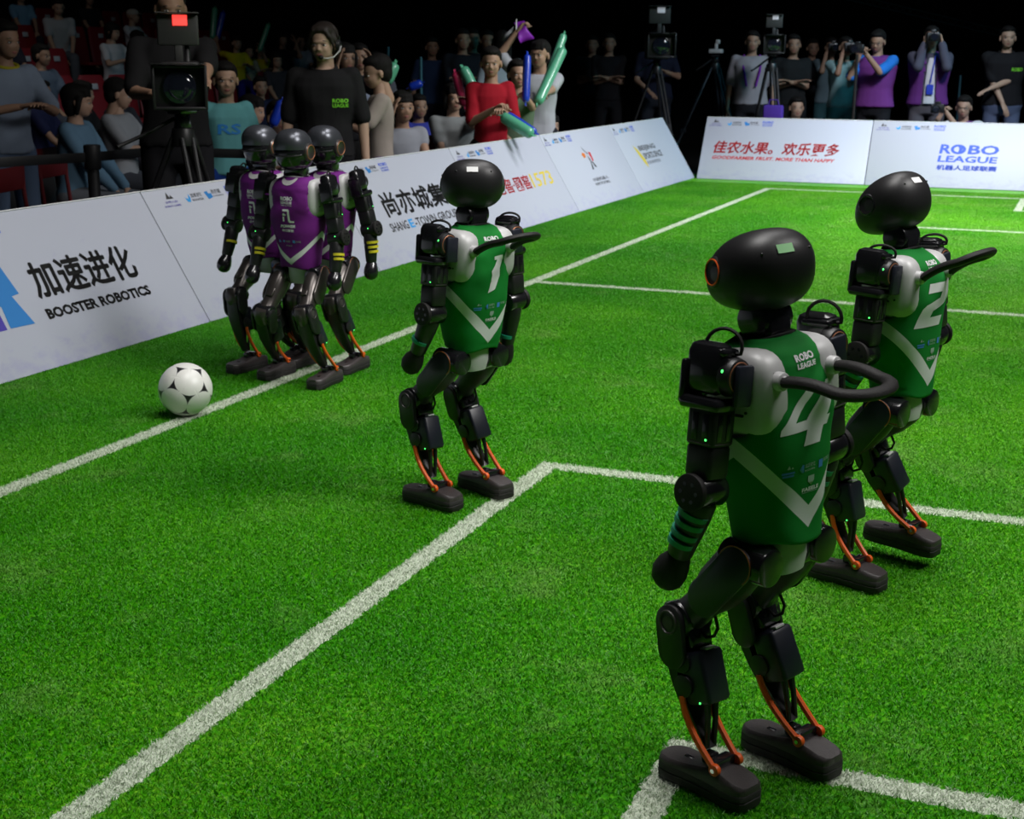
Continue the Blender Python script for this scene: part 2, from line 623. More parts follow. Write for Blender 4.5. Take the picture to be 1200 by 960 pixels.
# ------------------------------------------------------------------ dark hall behind
g = G()
n = 120
path = []
for i in range(n + 1):
    t = i / n
    path.append((30.5 + .12 * math.sin(t * 210), -8 + t * 33))
vs = [(x, y, -.44) for x, y in path] + [(x, y, 8) for x, y in path]
g.add(vs, [(i + 1, i, n + 1 + i, n + 2 + i) for i in range(n)])
put('wall_back', g, curtain_mat, kind='structure')
g = G()
path = [(0 + i / n * 31, 24.5 + .12 * math.sin(i / n * 230)) for i in range(n + 1)]
vs = [(x, y, -.44) for x, y in path] + [(x, y, 8) for x, y in path]
g.add(vs, [(i, i + 1, n + 2 + i, n + 1 + i) for i in range(n)])
put('wall_left', g, curtain_mat, kind='structure')
g = G()
g.box((14, 8, 8.1), (36, 36, .2))
put('ceiling', g, curtain_mat, kind='structure')


# ------------------------------------------------------------------ boards round the field
def board_mat(name, seed):
    m = bpy.data.materials.new(name)
    m.use_nodes = True
    nt = m.node_tree
    L = nt.links
    b = nt.nodes['Principled BSDF']
    b.inputs['Roughness'].default_value = 0.5
    tc = nt.nodes.new('ShaderNodeTexCoord')
    mp = nt.nodes.new('ShaderNodeMapping')
    mp.inputs['Location'].default_value = (seed * 3.1, seed * 1.7, 0)
    mp.inputs['Scale'].default_value = (1, 1.6, 1)
    L.new(tc.outputs['Object'], mp.inputs[0])
    ns = nt.nodes.new('ShaderNodeTexNoise')
    ns.inputs['Scale'].default_value = 9
    ns.inputs['Detail'].default_value = 6
    ns.inputs['Roughness'].default_value = 0.7
    L.new(mp.outputs[0], ns.inputs['Vector'])
    sx = nt.nodes.new('ShaderNodeSeparateXYZ')
    L.new(tc.outputs['Object'], sx.inputs[0])
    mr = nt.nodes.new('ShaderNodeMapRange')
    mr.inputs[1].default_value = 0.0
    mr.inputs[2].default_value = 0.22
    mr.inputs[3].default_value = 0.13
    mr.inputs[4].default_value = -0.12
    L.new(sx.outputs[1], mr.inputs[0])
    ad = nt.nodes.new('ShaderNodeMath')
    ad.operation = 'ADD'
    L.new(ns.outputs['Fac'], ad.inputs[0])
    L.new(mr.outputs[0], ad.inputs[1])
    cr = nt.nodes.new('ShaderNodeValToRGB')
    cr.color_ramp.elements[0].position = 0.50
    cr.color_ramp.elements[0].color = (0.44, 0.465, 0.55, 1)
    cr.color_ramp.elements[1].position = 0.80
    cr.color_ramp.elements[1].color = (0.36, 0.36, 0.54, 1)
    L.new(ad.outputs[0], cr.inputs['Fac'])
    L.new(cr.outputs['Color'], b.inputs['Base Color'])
    return m


ink = mat('black_ink', (0.008, 0.008, 0.009), 0.6)
blue_ink = mat('blue_ink', (0.02, 0.19, 0.52), 0.6)
indigo_ink = mat('indigo_ink', (0.06, 0.04, 0.36), 0.6)
sky_ink = mat('sky_blue_ink', (0.02, 0.3, 0.7), 0.6)
red_ink = mat('red_ink', (0.50, 0.015, 0.02), 0.6)
yellow_ink = mat('yellow_ink', (0.62, 0.48, 0.03), 0.6)
orange_ink = mat('orange_ink', (0.6, 0.16, 0.02), 0.6)
royal_ink = mat('royal_ink', (0.03, 0.09, 0.62), 0.6)
grey_ink = mat('grey_ink', (0.09, 0.09, 0.10), 0.6)
edge_white = mat('board_edge', (0.75, 0.76, 0.78), 0.5)
strut_mat = mat('board_strut', (0.05, 0.05, 0.055), 0.5)

SL = math.hypot(.43, .712)


def make_board(M, width, label, mt, group=None):
    root = bpy.data.objects.new('advertising_board', None)
    C.objects.link(root)
    root.empty_display_size = .1
    root.matrix_world = M
    root['label'] = label
    root['category'] = 'board'
    root['group'] = 'white advertising boards leaning round the pitch'
    gap = 0.008
    g = G()
    g.box((width / 2, SL / 2, -.011), (width - gap, SL, .022), .004)
    p = put('panel', g, mt, root)
    g = G()
    g.box((width / 2, SL + .003, -.011), (width - gap, .006, .03), .002)
    put('top_edge', g, edge_white, root)
    # struts on the back
    for s in (.25, width - .25):
        g = G()
        g.box((s, SL * .5, -.03), (.035, SL * .9, .016), .003)
        put('strut', g, strut_mat, root)
    return root


def flat(root, name, items, ms, z=.0012):
    """items: list of (verts2d, faces) -> one flat printed part"""
    g = G()
    for vs, fs in items:
        g.add([(x, y, z) for x, y in vs], fs)
    return link(name, g.mesh(name, ms), root)


def T(s, x0, y0, x1, y1, sh=0.0, bold=0.01):
    return fit(text_geo(s, 1.0, sh, min(bold, .006 if any(ord(c) > 255 for c in s) else .03)), x0, y0, x1, y1)


def heavy(items, dx, dy=None):
    """thicken strokes by overlaying shifted copies"""
    dy = dx if dy is None else dy
    out = []
    for vs, fs in items:
        for a, b in ((0, 0), (dx, 0), (-dx, 0), (0, dy), (0, -dy)):
            out.append(([(x + a, y + b) for x, y in vs], fs))
    return out


def rect(x0, y0, x1, y1, sk=0.0):
    return [(x0, y0), (x1, y0), (x1 + sk, y1), (x0 + sk, y1)], [(0, 1, 2, 3)]


def pg(pts):
    return pts, [tuple(range(len(pts)))]


def shift(items, dx):
    return [([(x + dx, y) for x, y in vs], fs) for vs, fs in items]


def mini_logos(root, x):
    """row of small sponsor marks in the upper left corner"""
    flat(root, 'sponsor_mark', [pg([(x + .045, .765), (x + .085, .765), (x + .068, .81)]), pg([(x + .08, .765), (x + .115, .765), (x + .095, .79)])], strut_mat)
    flat(root, 'sponsor_text', [T('世界人形', x + .02, .737, x + .14, .752), T('ROBOT GAMES', x + .0, .714, x + .155, .726)], indigo_ink)
    flat(root, 'sponsor_mark', [pg([(x + .22, .76), (x + .235, .73), (x + .26, .725), (x + .275, .75), (x + .268, .78), (x + .25, .745)])], sky_ink)
    flat(root, 'sponsor_text', [T('加速进化', x + .285, .752, x + .40, .780, .1), T('BOOSTER', x + .285, .728, x + .40, .742)], ink)
    flat(root, 'sponsor_mark', [pg([(x + .43, .775), (x + .465, .78), (x + .47, .76), (x + .495, .765), (x + .50, .735), (x + .45, .725)])], blue_ink)
    flat(root, 'sponsor_text', [T('尚亦城', x + .505, .754, x + .60, .786), T('E-TOWN', x + .51, .735, x + .615, .746)], ink)
    flat(root, 'sponsor_text', [T('ROBO', x + .655, .768, x + .79, .795, .1, .04), T('LEAGUE', x + .655, .745, x + .785, .762), T('足球联赛', x + .655, .722, x + .78, .739)], royal_ink)


ex = Vector((1, 0, 0))
ey = Vector((0, .43, .712)).normalized()
en = ex.cross(ey)
XS = [0.43, 2.53, 4.63, 6.73, 8.83, 10.93, 13.03, 15.16, 17.30]
names = ['blank white leaning board at the near end of the left row', 'blank white board before the blue and black lettered one',
         'white leaning board with blue mark and large black Chinese lettering behind the football',
         'white board behind the three purple-bib robots, small marks at its top left',
         'white board with large black Chinese lettering behind the number 7 robot',
         'white board with a line of red characters and four yellow digits',
         'white board with star-shaped orange and red mark',
         'last left-hand white board before the corner, with yellow mark']
boards = []
for i in range(8):
    M = Matrix(((ex.x, ey.x, en.x, XS[i]), (ex.y, ey.y, en.y, 4.56), (ex.z, ey.z, en.z, .005), (0, 0, 0, 1)))
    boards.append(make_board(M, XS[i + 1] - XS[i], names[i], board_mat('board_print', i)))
b = boards[2]
o = XS[2]
flat(b, 'lettering', shift(heavy([T('加速进化', 5.548, .353, 6.357, .547, .06, .035)], .0045), -o), ink)
flat(b, 'lettering', shift(heavy([T('BOOSTER ROBOTICS', 5.538, .241, 6.370, .296, 0.0, .03)], .0016), -o), ink)
flat(b, 'blue_emblem', shift([pg([(5.18, .56), (5.40, .565), (5.43, .403), (5.375, .397), (5.43, .239), (5.262, .243), (5.275, .355), (5.20, .43)])], -o), blue_ink)
flat(b, 'indigo_emblem', shift([pg([(5.03, .24), (5.238, .241), (5.241, .318), (5.18, .42), (5.03, .42)])], -o), indigo_ink)
mini_logos(boards[2], .12)
b = boards[3]
mini_logos(b, .15)
b = boards[4]
o = XS[4]
mini_logos(b, .12)
flat(b, 'lettering', shift(heavy([T('尚亦城集团', 9.35, .365, 10.68, .56, 0.03, .03)], .0045), -o), ink)
flat(b, 'lettering', shift([T('SHANG', 9.29, .248, 9.575, .318, 0, .015), T('-TOWN GROUP', 9.69, .248, 10.47, .318, 0, .015)], -o), ink)
flat(b, 'lettering', shift([T('E', 9.60, .248, 9.675, .318, 0, .05)], -o), sky_ink)
b = boards[5]
o = XS[5]
mini_logos(b, .05)
flat(b, 'lettering', shift(heavy([T('泸州老窖·國窖', 11.05, .335, 12.23, .475, 0.0, .02)], .002), -o), red_ink)
flat(b, 'lettering', shift([T('1573', 12.26, .335, 12.80, .475, 0.1, .01)], -o), yellow_ink)
b = boards[6]
o = XS[6]
mini_logos(b, .02)
flat(b, 'star_mark', shift([pg([(13.97, .655), (14.02, .60), (14.09, .55), (14.05, .56), (13.99, .61)]), pg([(14.02, .55), (14.06, .50), (14.02, .385), (13.975, .385), (14.03, .47)]), pg([(14.06, .48), (14.10, .46), (14.14, .40), (14.09, .41)])], -o), ink)
flat(b, 'star_mark', shift([pg([(13.88, .56), (13.92, .585), (13.98, .57), (13.97, .53), (13.91, .52)])], -o), orange_ink)
flat(b, 'star_mark', shift([pg([(14.10, .585), (14.16, .57), (14.14, .48), (14.10, .47)])], -o), red_ink)
flat(b, 'lettering', shift([T('中国机器人', 13.83, .255, 14.31, .295), T('ROBOT FOOTBALL', 13.84, .21, 14.30, .24)], -o), ink)
b = boards[7]
o = XS[7]
mini_logos(b, .02)
flat(b, 'lightning_mark', shift([pg([(15.60, .56), (15.70, .50), (15.80, .36), (15.78, .26), (15.72, .32), (15.66, .42)])], -o), yellow_ink)
flat(b, 'lettering', shift([T('BEIJING', 15.76, .46, 16.40, .54, 0, .03), T('SPORTS SPACE', 15.80, .365, 16.52, .445, 0, .03), T('北京体育空间', 15.80, .30, 16.32, .345)], -o), grey_ink)

qx = Vector((0, -1, 0))
qy = Vector((.41, 0, .712)).normalized()
qn = qx.cross(qy)
YS = [4.52, 2.49, 0.23, -2.03]
names = ['bright white end board with red slanted Chinese and English slogan',
         'bright white end board with blue three-line lettering, above the number 2 robot',
         'blank white end board past the right edge of the blue lettered one']
qb = []
for i in range(3):
    M = Matrix(((qx.x, qy.x, qn.x, 17.22), (qx.y, qy.y, qn.y, YS[i]), (qx.z, qy.z, qn.z, .005), (0, 0, 0, 1)))
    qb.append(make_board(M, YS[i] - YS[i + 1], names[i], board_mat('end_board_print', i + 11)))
b = qb[0]
mini_logos(b, .05)
flat(b, 'lettering', shift(heavy([T('佳农水果。欢乐更多', .385, .350, 1.91, .513, .18, .04)], .0034), -.23), red_ink)
flat(b, 'lettering', shift([T('GOODFARMER FRUIT. MORE THAN HAPPY', .382, .268, 1.88, .315, .25, .04)], -.23), red_ink)
b = qb[1]
mini_logos(b, .05)
flat(b, 'lettering', [T('R', .80, .432, .93, .552, .08, .05), T('BO', 1.115, .432, 1.462, .552, .08, .05), T('LEAGUE', .79, .325, 1.455, .408, .08, .03),
                      *heavy([T('机器人足球联赛', .79, .225, 1.455, .288, .05, .02)], .003)], royal_ink)
n = 28
ringo = [(1.01 + .085 * math.cos(2 * PI * i / n), .492 + .062 * math.sin(2 * PI * i / n)) for i in range(n)]
ringi = [(1.01 + .05 * math.cos(2 * PI * i / n), .492 + .036 * math.sin(2 * PI * i / n)) for i in range(n)]
flat(b, 'ball_emblem', [(ringo + ringi, [(i, (i + 1) % n, n + (i + 1) % n, n + i) for i in range(n)]), pg([(1.0, .54), (1.06, .51), (1.05, .46), (1.01, .45), (1.02, .5)])], royal_ink)


# ------------------------------------------------------------------ humanoid robots
HL, HD = 0.445, 0.0


def torso_sec(z):
    """half width y, half depth x of the bib at torso height z"""
    T_ = [(0.0, .084, .074), (.05, .090, .079), (.12, .101, .086), (.20, .117, .096), (.30, .128, .101), (.36, .128, .100),
          (.395, .122, .094), (.418, .104, .080), (.434, .082, .062), (.444, .060, .048)]
    for (z0, a0, b0), (z1, a1, b1) in zip(T_, T_[1:]):
        if z <= z1:
            t = (z - z0) / (z1 - z0)
            return a0 + (a1 - a0) * t, b0 + (b1 - b0) * t
    return T_[-1][1:]


def wrinkle(y, z, side, seed):
    """small outward push of the cloth"""
    w_ = .0035 * noise.noise(Vector((y * 14 + seed, z * 7, side * 3.1)))
    w_ += .004 * math.sin(z * 60 + y * 40 + seed) * max(0, .10 - z) * 6 * .4
    w_ += .012 * noise.noise(Vector((y * 7 - z * 11 + seed * 2, z * 3 + y * 5, side * 1.7))) * (.6 + min(1, max(0, (z - .2) / .12)) * .5)
    w_ += .0035 * noise.noise(Vector((y * 20 + z * 30 + seed, z * 12 - y * 14, side * 2.3))) * min(1, max(0, (z - .25) / .1))
    return w_


EXPO = 2.5


def bib_point(side, y, z, off, seed):
    hy, hx = torso_sec(z)
    yy = min(abs(y), hy * .999)
    x = hx * (1 - (yy / hy) ** EXPO) ** (1 / EXPO)
    return Vector((side * (x + wrinkle(y, z, side, seed) + off), y, z))


def make_bib(parent, T_, ms, seed, name='bib'):
    nu, nv = 88, 60
    verts = {}
    zs = [.034 + .410 * i / nv for i in range(nv + 1)]
    V, F = [], []
    for i, z in enumerate(zs):
        hy, hx = torso_sec(z)
        for j in range(nu):
            a = 2 * PI * j / nu
            ca, sa = math.cos(a), math.sin(a)
            x = hx * math.copysign(abs(ca) ** (2 / EXPO), ca)
            y = hy * math.copysign(abs(sa) ** (2 / EXPO), sa)
            nrm = Vector((x / hx ** 2, y / hy ** 2, 0)).normalized()
            wv = wrinkle(y, z, 1 if x > 0 else -1, seed)
            p = Vector((x, y, z)) + nrm * wv
            if z < .06:
                p.z += .006 * math.sin(a * 3 + seed)
            V.append(p)
    # arm holes
    cz, cy0, rz, rx = .340, 0, .080, .074

    def fn(p):
        return ((p.z - cz) / rz) ** 2 + (p.x / rx) ** 2

    def fneck(p):
        return p.z - (.436 + .0 * p.x)
    edge = set()
    inside = [fn(p) < 1 and abs(p.y) > .02 for p in V]
    for i in range(nv):
        for j in range(nu):
            q = (i * nu + j, i * nu + (j + 1) % nu, (i + 1) * nu + (j + 1) % nu, (i + 1) * nu + j)
            if any(inside[k] for k in q):
                edge.update(k for k in q if not inside[k])
                continue
            F.append(q)
    used = {}
    for f in F:
        for k in f:
            used[k] = used.get(k, 0) + 1
    for k in used:
        if k in edge:
            p = V[k]
            r_ = math.sqrt(fn(p))
            if 1 < r_ < 1.35:
                p.z = cz + (p.z - cz) / r_
                p.x = p.x / r_
    g = G()
    g.v = [tuple(p) for p in V]
    g.f = F
    g.m = [0] * len(F)
    me = g.mesh(name, ms, 180)
    bm = bmesh.new()
    bm.from_mesh(me)
    bmesh.ops.delete(bm, geom=[v for v in bm.verts if not v.link_faces], context='VERTS')
    bmesh.ops.recalc_face_normals(bm, faces=bm.faces[:])
    bm.to_mesh(me)
    bm.free()
    me.shade_smooth()
    o = link(name, me, parent)
    o.matrix_local = T_
    md = o.modifiers.new('cloth', 'SOLIDIFY')
    md.thickness = .002
    md.offset = 0
    return o


def decal(bib, name, geo, side, y0, z0, ms, seed, off=.0022, mirror=True, **props):
    """flat print laid on the cloth; geo x to the reader's right, y up"""
    sgn = -1 if side < 0 else 1
    g = G()
    vs, fs = geo
    out = [tuple(bib_point(side, y0 + (x if side > 0 else -x), z0 + y, off, seed)) for x, y in vs]
    if side > 0:
        # seen from the front the reader's right is the wearer's left
        pass
    g.add(out, fs)
    return link(name, g.mesh(name, ms, 180), bib, **props)


DIGIT = {
    '4': [[(.00, .36), (.40, 1.0), (.60, 1.0), (.24, .42), (.46, .42), (.78, 1.0), (1.0, 1.0), (.84, .42), (.92, .42), (.88, .26), (.80, .26), (.74, 0), (.42, 0), (.48, .26), (.00, .26)]],
    '2': [[(.22, 1.0), (.95, 1.0), (1.0, .92), (.88, .55), (.80, .48), (.42, .36), (.36, .22), (.80, .22), (.74, 0), (.0, 0), (.10, .44), (.18, .52), (.62, .64), (.66, .78), (.18, .78)]],
    '7': [[(.40, .98), (.95, 1.0), (1.0, .90), (.78, .62), (.80, .42), (.52, .08), (.10, 0), (.22, .30), (.30, .48), (.26, .58), (.50, .74), (.62, .88), (.44, .88)]],
}


def sgeo(geo, sx, sy, ox=0, oy=0):
    return [(x * sx + ox, y * sy + oy) for x, y in geo[0]], geo[1]


def knee_ik(hip, ank, l1, l2):
    """2-link in the sagittal plane, knee forward"""
    hip, ank = Vector(hip), Vector(ank)
    d = ank - hip
    D = min(d.length, (l1 + l2) * .999)
    a = (l1 * l1 - l2 * l2 + D * D) / (2 * D)
    h = math.sqrt(max(l1 * l1 - a * a, 0))
    u = d.normalized()
    f = Vector((1, 0, 0))
    f = (f - u * f.dot(u)).normalized()
    return hip + u * a + f * h


L1, L2 = .222, .287


def make_robot(team, label, loc, yaw, P):
    """P: feet {L:(x,y,z,yaw,pitch), R:...}, pelvis (x,y,z), lean, head (yaw,pitch), arms, handle, number, bands"""
    seed = P.get('seed', 1.0)
    purple = team == 'purple'
    root = empty('humanoid_robot', (loc[0], loc[1], 0), R(yaw), label=label, category='robot',
                 group='robots in purple bibs' if purple else 'robots in green bibs')
    limb = gunmetal if purple else black
    px, py, pz = P['pelvis']
    Tm = Matrix.Translation((px, py, pz)) @ Matrix.Rotation(R(P.get('roll', 0)), 4, 'X') @ Matrix.Rotation(R(P.get('lean', 0)), 4, 'Y') @ Matrix.Rotation(R(P.get('twist', 0)), 4, 'Z')

    def tp(name, g, ms, par=None, **pr):
        g.M = Matrix.Identity(4)
        return put(name, g, ms, par or root, **pr)
    # pelvis and torso
    g = G(Tm)
    g.sect([(-.045, .03, .035), (-.04, .045, .05), (-.01, .052, .058), (.03, .05, .06), (.06, .048, .055)], n=28, e=.8)
    put('pelvis', g, silver, root)
    g = G(Tm)
    g.sect([(.055, .045, .05), (.06, .05, .055), (.085, .05, .055), (.09, .04, .05)], n=24)
    put('waist', g, black, root)
    g = G(Tm)
    g.sect([(.085, .05, .07), (.10, .062, .085), (.16, .072, .095), (.24, .078, .106), (.33, .080, .112), (.385, .074, .104), (.412, .062, .085), (.428, .045, .055), (.434, .03, .04)], n=36, e=.72)
    shell = put('torso_shell', g, silver, root)
    # armpit pods and bracket
    for s in (1, -1):
        g = G(Tm)
        g.ell((-.012, s * .080, .345), (.080, .050, .088), n=28, k=16, e=.62)
        put('side_pod', g, silver, shell)
        g = G(Tm)
        for k in range(3):
            g.cyl((-.045 + k * .035, s * .126, .315), (-.045 + k * .035, s * .1305, .315), .003, n=8)
            g.cyl((-.045 + k * .035, s * .126, .375), (-.045 + k * .035, s * .1305, .375), .003, n=8)
        put('screw', g, black, shell)
    # bib
    bib = make_bib(root, Tm, bib_purple if purple else bib_green, seed)
    g = G(Tm)
    g.tube([(torso_sec(.444)[1] * math.cos(a) * 1.02, torso_sec(.444)[0] * math.sin(a) * 1.02, .443 + .004 * math.cos(2 * a)) for a in [2 * PI * k / 28 for k in range(28)]], .0035, 6, True)
    put('collar', g, black if not purple else silver, root)
    if purple:
        # rounded white insert of the chest under the neck opening
        g = G()
        for k in range(1):
            vs, fs = poly_geo([[(.038 * math.cos(a), .006 + .030 * math.sin(a)) for a in [PI + PI * i / 12 for i in range(13)]] + [(.026 * math.cos(a), .006 + .010 * math.sin(a)) for a in [2 * PI - PI * i / 8 for i in range(9)]]], .02)
        decal(bib, 'neck_opening', (vs, fs), 1, 0, .436, silver, seed, .003)
    # neck
    g = G(Tm)
    g.cyl((0, -.02, .425), (0, -.02, .43), .03)
    g.v, g.f, g.m = [], [], []
    g.sect([(.42, .035, .038), (.425, .04, .042), (.452, .036, .040), (.46, .03, .035)], n=24)
    neck = put('neck', g, black, root)
    g = G(Tm)
    g.cyl((0, -.044, .475), (0, .044, .475), .036, n=28, bev=.004)
    g.box((-.008, 0, .455), (.06, .07, .05), .008)
    put('neck_drum', g, black_gloss, neck)
    # head
    hy, hp = P['head']
    Hm = Tm @ Matrix.Translation((.0, 0, .475)) @ Matrix.Rotation(R(hy), 4, 'Z') @ Matrix.Rotation(R(hp), 4, 'Y') @ Matrix.Scale(.905, 4)
    if not purple:
        hc = Vector((.018, 0, .103))
        g = G(Hm)
        rings = []
        k, n = 22, 40
        for i in range(k + 1):
            t = -PI / 2 + PI * min(max(i, .05), k - .05) / k
            ring = []
            for j in range(n):
                a = 2 * PI * j / n
                ct = abs(math.cos(t)) ** .80
                cx = math.copysign(abs(math.cos(a)) ** .86, math.cos(a))
                cy = math.copysign(abs(math.sin(a)) ** .86, math.sin(a))
                x, y, z = .112 * ct * cx, .114 * ct * cy, .087 * math.copysign(abs(math.sin(t)) ** .9, math.sin(t))
                f = x / .112
                z = z * (1 - .13 * f) - .020 * f - .012 * f * f
                y = y * (1 - .09 * max(0, f))
                ring.append((hc.x + x, y, hc.z + z))
            rings.append(ring)
        g.loft(rings)
        head = put('head', g, head_black, root, 60)
        for s in (1, -1):
            # ear disc sits on the side of the pod
            e0 = Vector((hc.x + .018, s * .103, hc.z + .006))
            nrm = Vector((.10, s, .12)).normalized()
            F_ = Hm @ frame(e0, e0 + nrm, (0, 0, 1))
            g = G(F_)
            g.lathe([(-.012, .034), (.004, .034), (.0075, .031), (.008, .026), (.006, .022), (.0065, .001)], n=32)
            ear = put('ear_disc', g, head_black, head)
            g = G(F_)
            g.tube([(math.cos(2 * PI * i / 40) * .0275, math.sin(2 * PI * i / 40) * .0275, .0085) for i in range(40)], .0019, 6, True)
            put('ear_ring', g, orange if P.get('ring') else black_gloss, head)
            g = G(Hm)
            g.tube([(hc.x + .062 * math.cos(a) * 1.1 + .02, s * (.112 - .030 * abs(math.cos(a)) ** 2 - .0), hc.z - .012 + .060 * math.sin(a)) for a in [PI * .5 + PI * i / 12 for i in range(13)]], .0012, 5)
        # sticker and two microphone dots on the back
        g = G(Hm)
        m_ = P.get('sticker', (-15, .03))
        aa = R(180 + m_[0])
        w_, h_ = .020, .0078

        def onhead(y, z, off=.001):
            # march from outside to the ellipsoid-like back
            zz = z
            tt = math.asin(max(-1, min(1, math.copysign(abs(zz / .087) ** (1 / .9), zz))))
            ct = math.cos(tt) ** .80
            yy = max(-.999, min(.999, y / (.114 * ct)))
            sa = abs(yy) ** (1 / .86)
            ca = math.sqrt(1 - sa * sa) ** .86
            x = -.112 * ct * ca
            f = x / .112
            return Vector((hc.x + x - off, y, hc.z + zz * (1 - .13 * f) - .020 * f - .012 * f * f + off * .6))
        vs = [onhead(m_[0] * .001 + sy * w_, m_[1] + sz * h_, .0015) for sy in (-1, -.33, .33, 1) for sz in (-1, 1)]
        g.add([tuple(v) for v in vs], [(i * 2, i * 2 + 2, i * 2 + 3, i * 2 + 1) for i in range(3)])
        put('sticker', g, sticker_g if P.get('ring') else sticker_w, head)
        g = G(Hm)
        for s in (1, -1):
            q = onhead(s * .062, .040, 0)
            g.ell(tuple(q), (.003, .003, .003), n=8, k=6)
        put('microphone', g, black_gloss, head)
    else:
        hc = Vector((.008, 0, .100))
        g = G(Hm)
        rings = []
        k, n = 20, 36
        for i in range(k + 1):
            t = -PI * .02 + (PI * .52) * min(i, k - .05) / k
            ct = math.cos(t) ** .8
            rings.append([(hc.x + .098 * ct * math.copysign(abs(math.cos(a)) ** .85, math.cos(a)), .088 * ct * math.copysign(abs(math.sin(a)) ** .85, math.sin(a)), hc.z + .012 + .092 * math.copysign(abs(math.sin(t)) ** .9, math.sin(t)) + .012 * math.cos(a) * ct) for a in [2 * PI * j / n for j in range(n)]])
        g.loft(rings)
        head = put('head_dome', g, helmet, root, 60)
        g = G(Hm)
        g.sect([(.004, .05, .045, .0), (.014, .072, .064, .0), (.035, .090, .080, .002), (.07, .098, .086, .006), (.10, .098, .087, .008), (.112, .094, .084, .008), (.118, .08, .07, .006)], n=36, e=.85)
        put('visor', g, black_gloss, head)
        g = G(Hm)
        g.tube([(.1065 * math.cos(a) ** .8 + .006 if abs(a) < 1.4 else .03, .090 * math.sin(a), .086) for a in [-1.1 + 2.2 * i / 14 for i in range(15)]], .0035, 6)
        put('sensor_bar', g, black, head)
        for s in (1, -1):
            e0 = Vector((hc.x - .005, s * .080, hc.z - .012))
            F_ = Hm @ frame(e0, e0 + Vector((0, s, 0)), (0, 0, 1))
            g = G(F_)
            g.lathe([(0, .046), (.012, .044), (.016, .038), (.014, .030), (.012, .001)], n=30)
            ear = put('ear_disc', g, gunmetal, head)
            g = G(F_)
            g.tube([(math.cos(2 * PI * i / 32) * .035, math.sin(2 * PI * i / 32) * .035, .0155) for i in range(32)], .003, 6, True)
            put('ear_ring', g, copper, head)
    # carrying handle on the back
    if not purple:
        hpit = P.get('handle', 20)
        # brackets
        for s in (1, -1):
            g = G(Tm)
            b0 = Vector((-.088, s * .082, .372))
            g.cyl((-.060, s * .080, .372), (-.105, s * .084, .372), .020, .018, 20, .003)
            g.cyl((-.106, s * .084, .372), (-.112, s * .084, .372), .012, n=12)
            br = put('handle_bracket', g, silver, root)
            g = G(Tm)
            for q in range(6):
                a = q * PI / 3
                g.cyl((-.085, s * .083 + .019 * math.cos(a), .372 + .019 * math.sin(a)), (-.085, s * .083 + .0205 * math.cos(a), .372 + .0205 * math.sin(a)), .0035, n=8)
            put('bracket_hole', g, black, br)
        Hh = Tm @ Matrix.Translation((-.105, 0, .372)) @ Matrix.Rotation(R(hpit), 4, 'Y')
        pts = []
        Lh, Wh = .158, .084
        for i in range(25):
            t = i / 24
            if t < .3:
                u = t / .3
                pts.append((-u * (Lh - .05), Wh - .012 * u, .006 * math.sin(u * PI)))
            elif t <= .7:
                a = (t - .3) / .4 * PI
                pts.append((-(Lh - .05) - .05 * math.sin(a), (Wh - .012) * math.cos(a), 0))
            else:
                u = 1 - (t - .7) / .3
                pts.append((-u * (Lh - .05), -(Wh - .012 * u), .006 * math.sin(u * PI)))
        g = G(Hh)
        g.tube(pts, .0155, 12, flat=.75)
        put('carrying_handle', g, rubber, root)
    # arms
    for s, nm in ((1, 'L'), (-1, 'R')):
        ap, ar, ae = P['arm' + nm]
        S = Tm @ Vector((-.008, s * .168, .385))
        d1 = Vector((math.sin(R(ap)), s * math.sin(R(ar)), -math.cos(R(ap)) * math.cos(R(ar)))).normalized()
        a2 = R(ap + ae)
        d2 = Vector((math.sin(a2), s * math.sin(R(ar * P.get('fr', .2))), -math.cos(a2))).normalized()
        E_ = S + d1 * .215
        W_ = E_ + d2 * .150
        Sf = frame(S, S - d1, (1, 0, 0))     # z up the arm
        # shoulder housing
        g = G(Sf)
        g.box((.012, s * .004, .022), (.088, .054, .100), .020)
        g.box((.008, s * .006, -.045), (.098, .066, .026), .010)
        g.box((.052, s * .006, -.008), (.014, .062, .086), .006)
        g.box((0.0, s * .0, .055), (.07, .05, .016), .007)
        sh = put('shoulder_housing', g, black_gloss, root)
        g = G(Sf)
        g.cyl((-.022, -s * .012, .010), (-.048, -s * .012, .010), .040, .036, 24, .004)
        put('shoulder_disc', g, black, sh)
        g = G(Sf)
        g.tube([(-.046, -s * .012 + .029 * math.cos(2 * PI * i / 28), .010 + .029 * math.sin(2 * PI * i / 28)) for i in range(28)], .003, 6, True)
        put('shoulder_ring', g, copper, sh)
        g = G(Sf)
        g.box((-.052, -s * .020, -.006), (.012, .048, .080), .005)
        put('shoulder_cover', g, navy, sh)
        g = G(Sf)
        lift = P.get('loop', .03)
        g.tube([(-.01 + .034 * math.cos(a) * 1.0, -s * .004 + .012 * math.cos(a), .064 + lift * (1 - math.cos(a - .4)) * .0 + lift * max(0, math.sin(a)) * 1.1 - .01 * (math.sin(a) < 0)) for a in [2 * PI * i / 20 for i in range(20)]], .0038, 7, True)
        put('shoulder_cable', g, rubber, sh)
        g = G(Sf)
        g.tube([(-.03, -s * .034, -.030), (-.045, -s * .052, -.038), (-.045, -s * .058, -.055), (-.032, -s * .052, -.068), (-.015, -s * .036, -.066)], .0035, 7)
        put('shoulder_cable', g, rubber, sh)
        if P.get('leds', 1):
            g = G(Sf)
            g.ell((-.034, s * .024, .022) if not purple else (.056, s * .030, .018), (.0024, .0024, .0034), n=8, k=6)
            put('status_light', g, led, sh)
        # upper arm
        Uf = frame(S, E_, (1, 0, 0))
        g = G(Uf)
        sgn = 1 if s > 0 else -1
        g.box((0, 0, .085), (.068, .064, .082), .008)
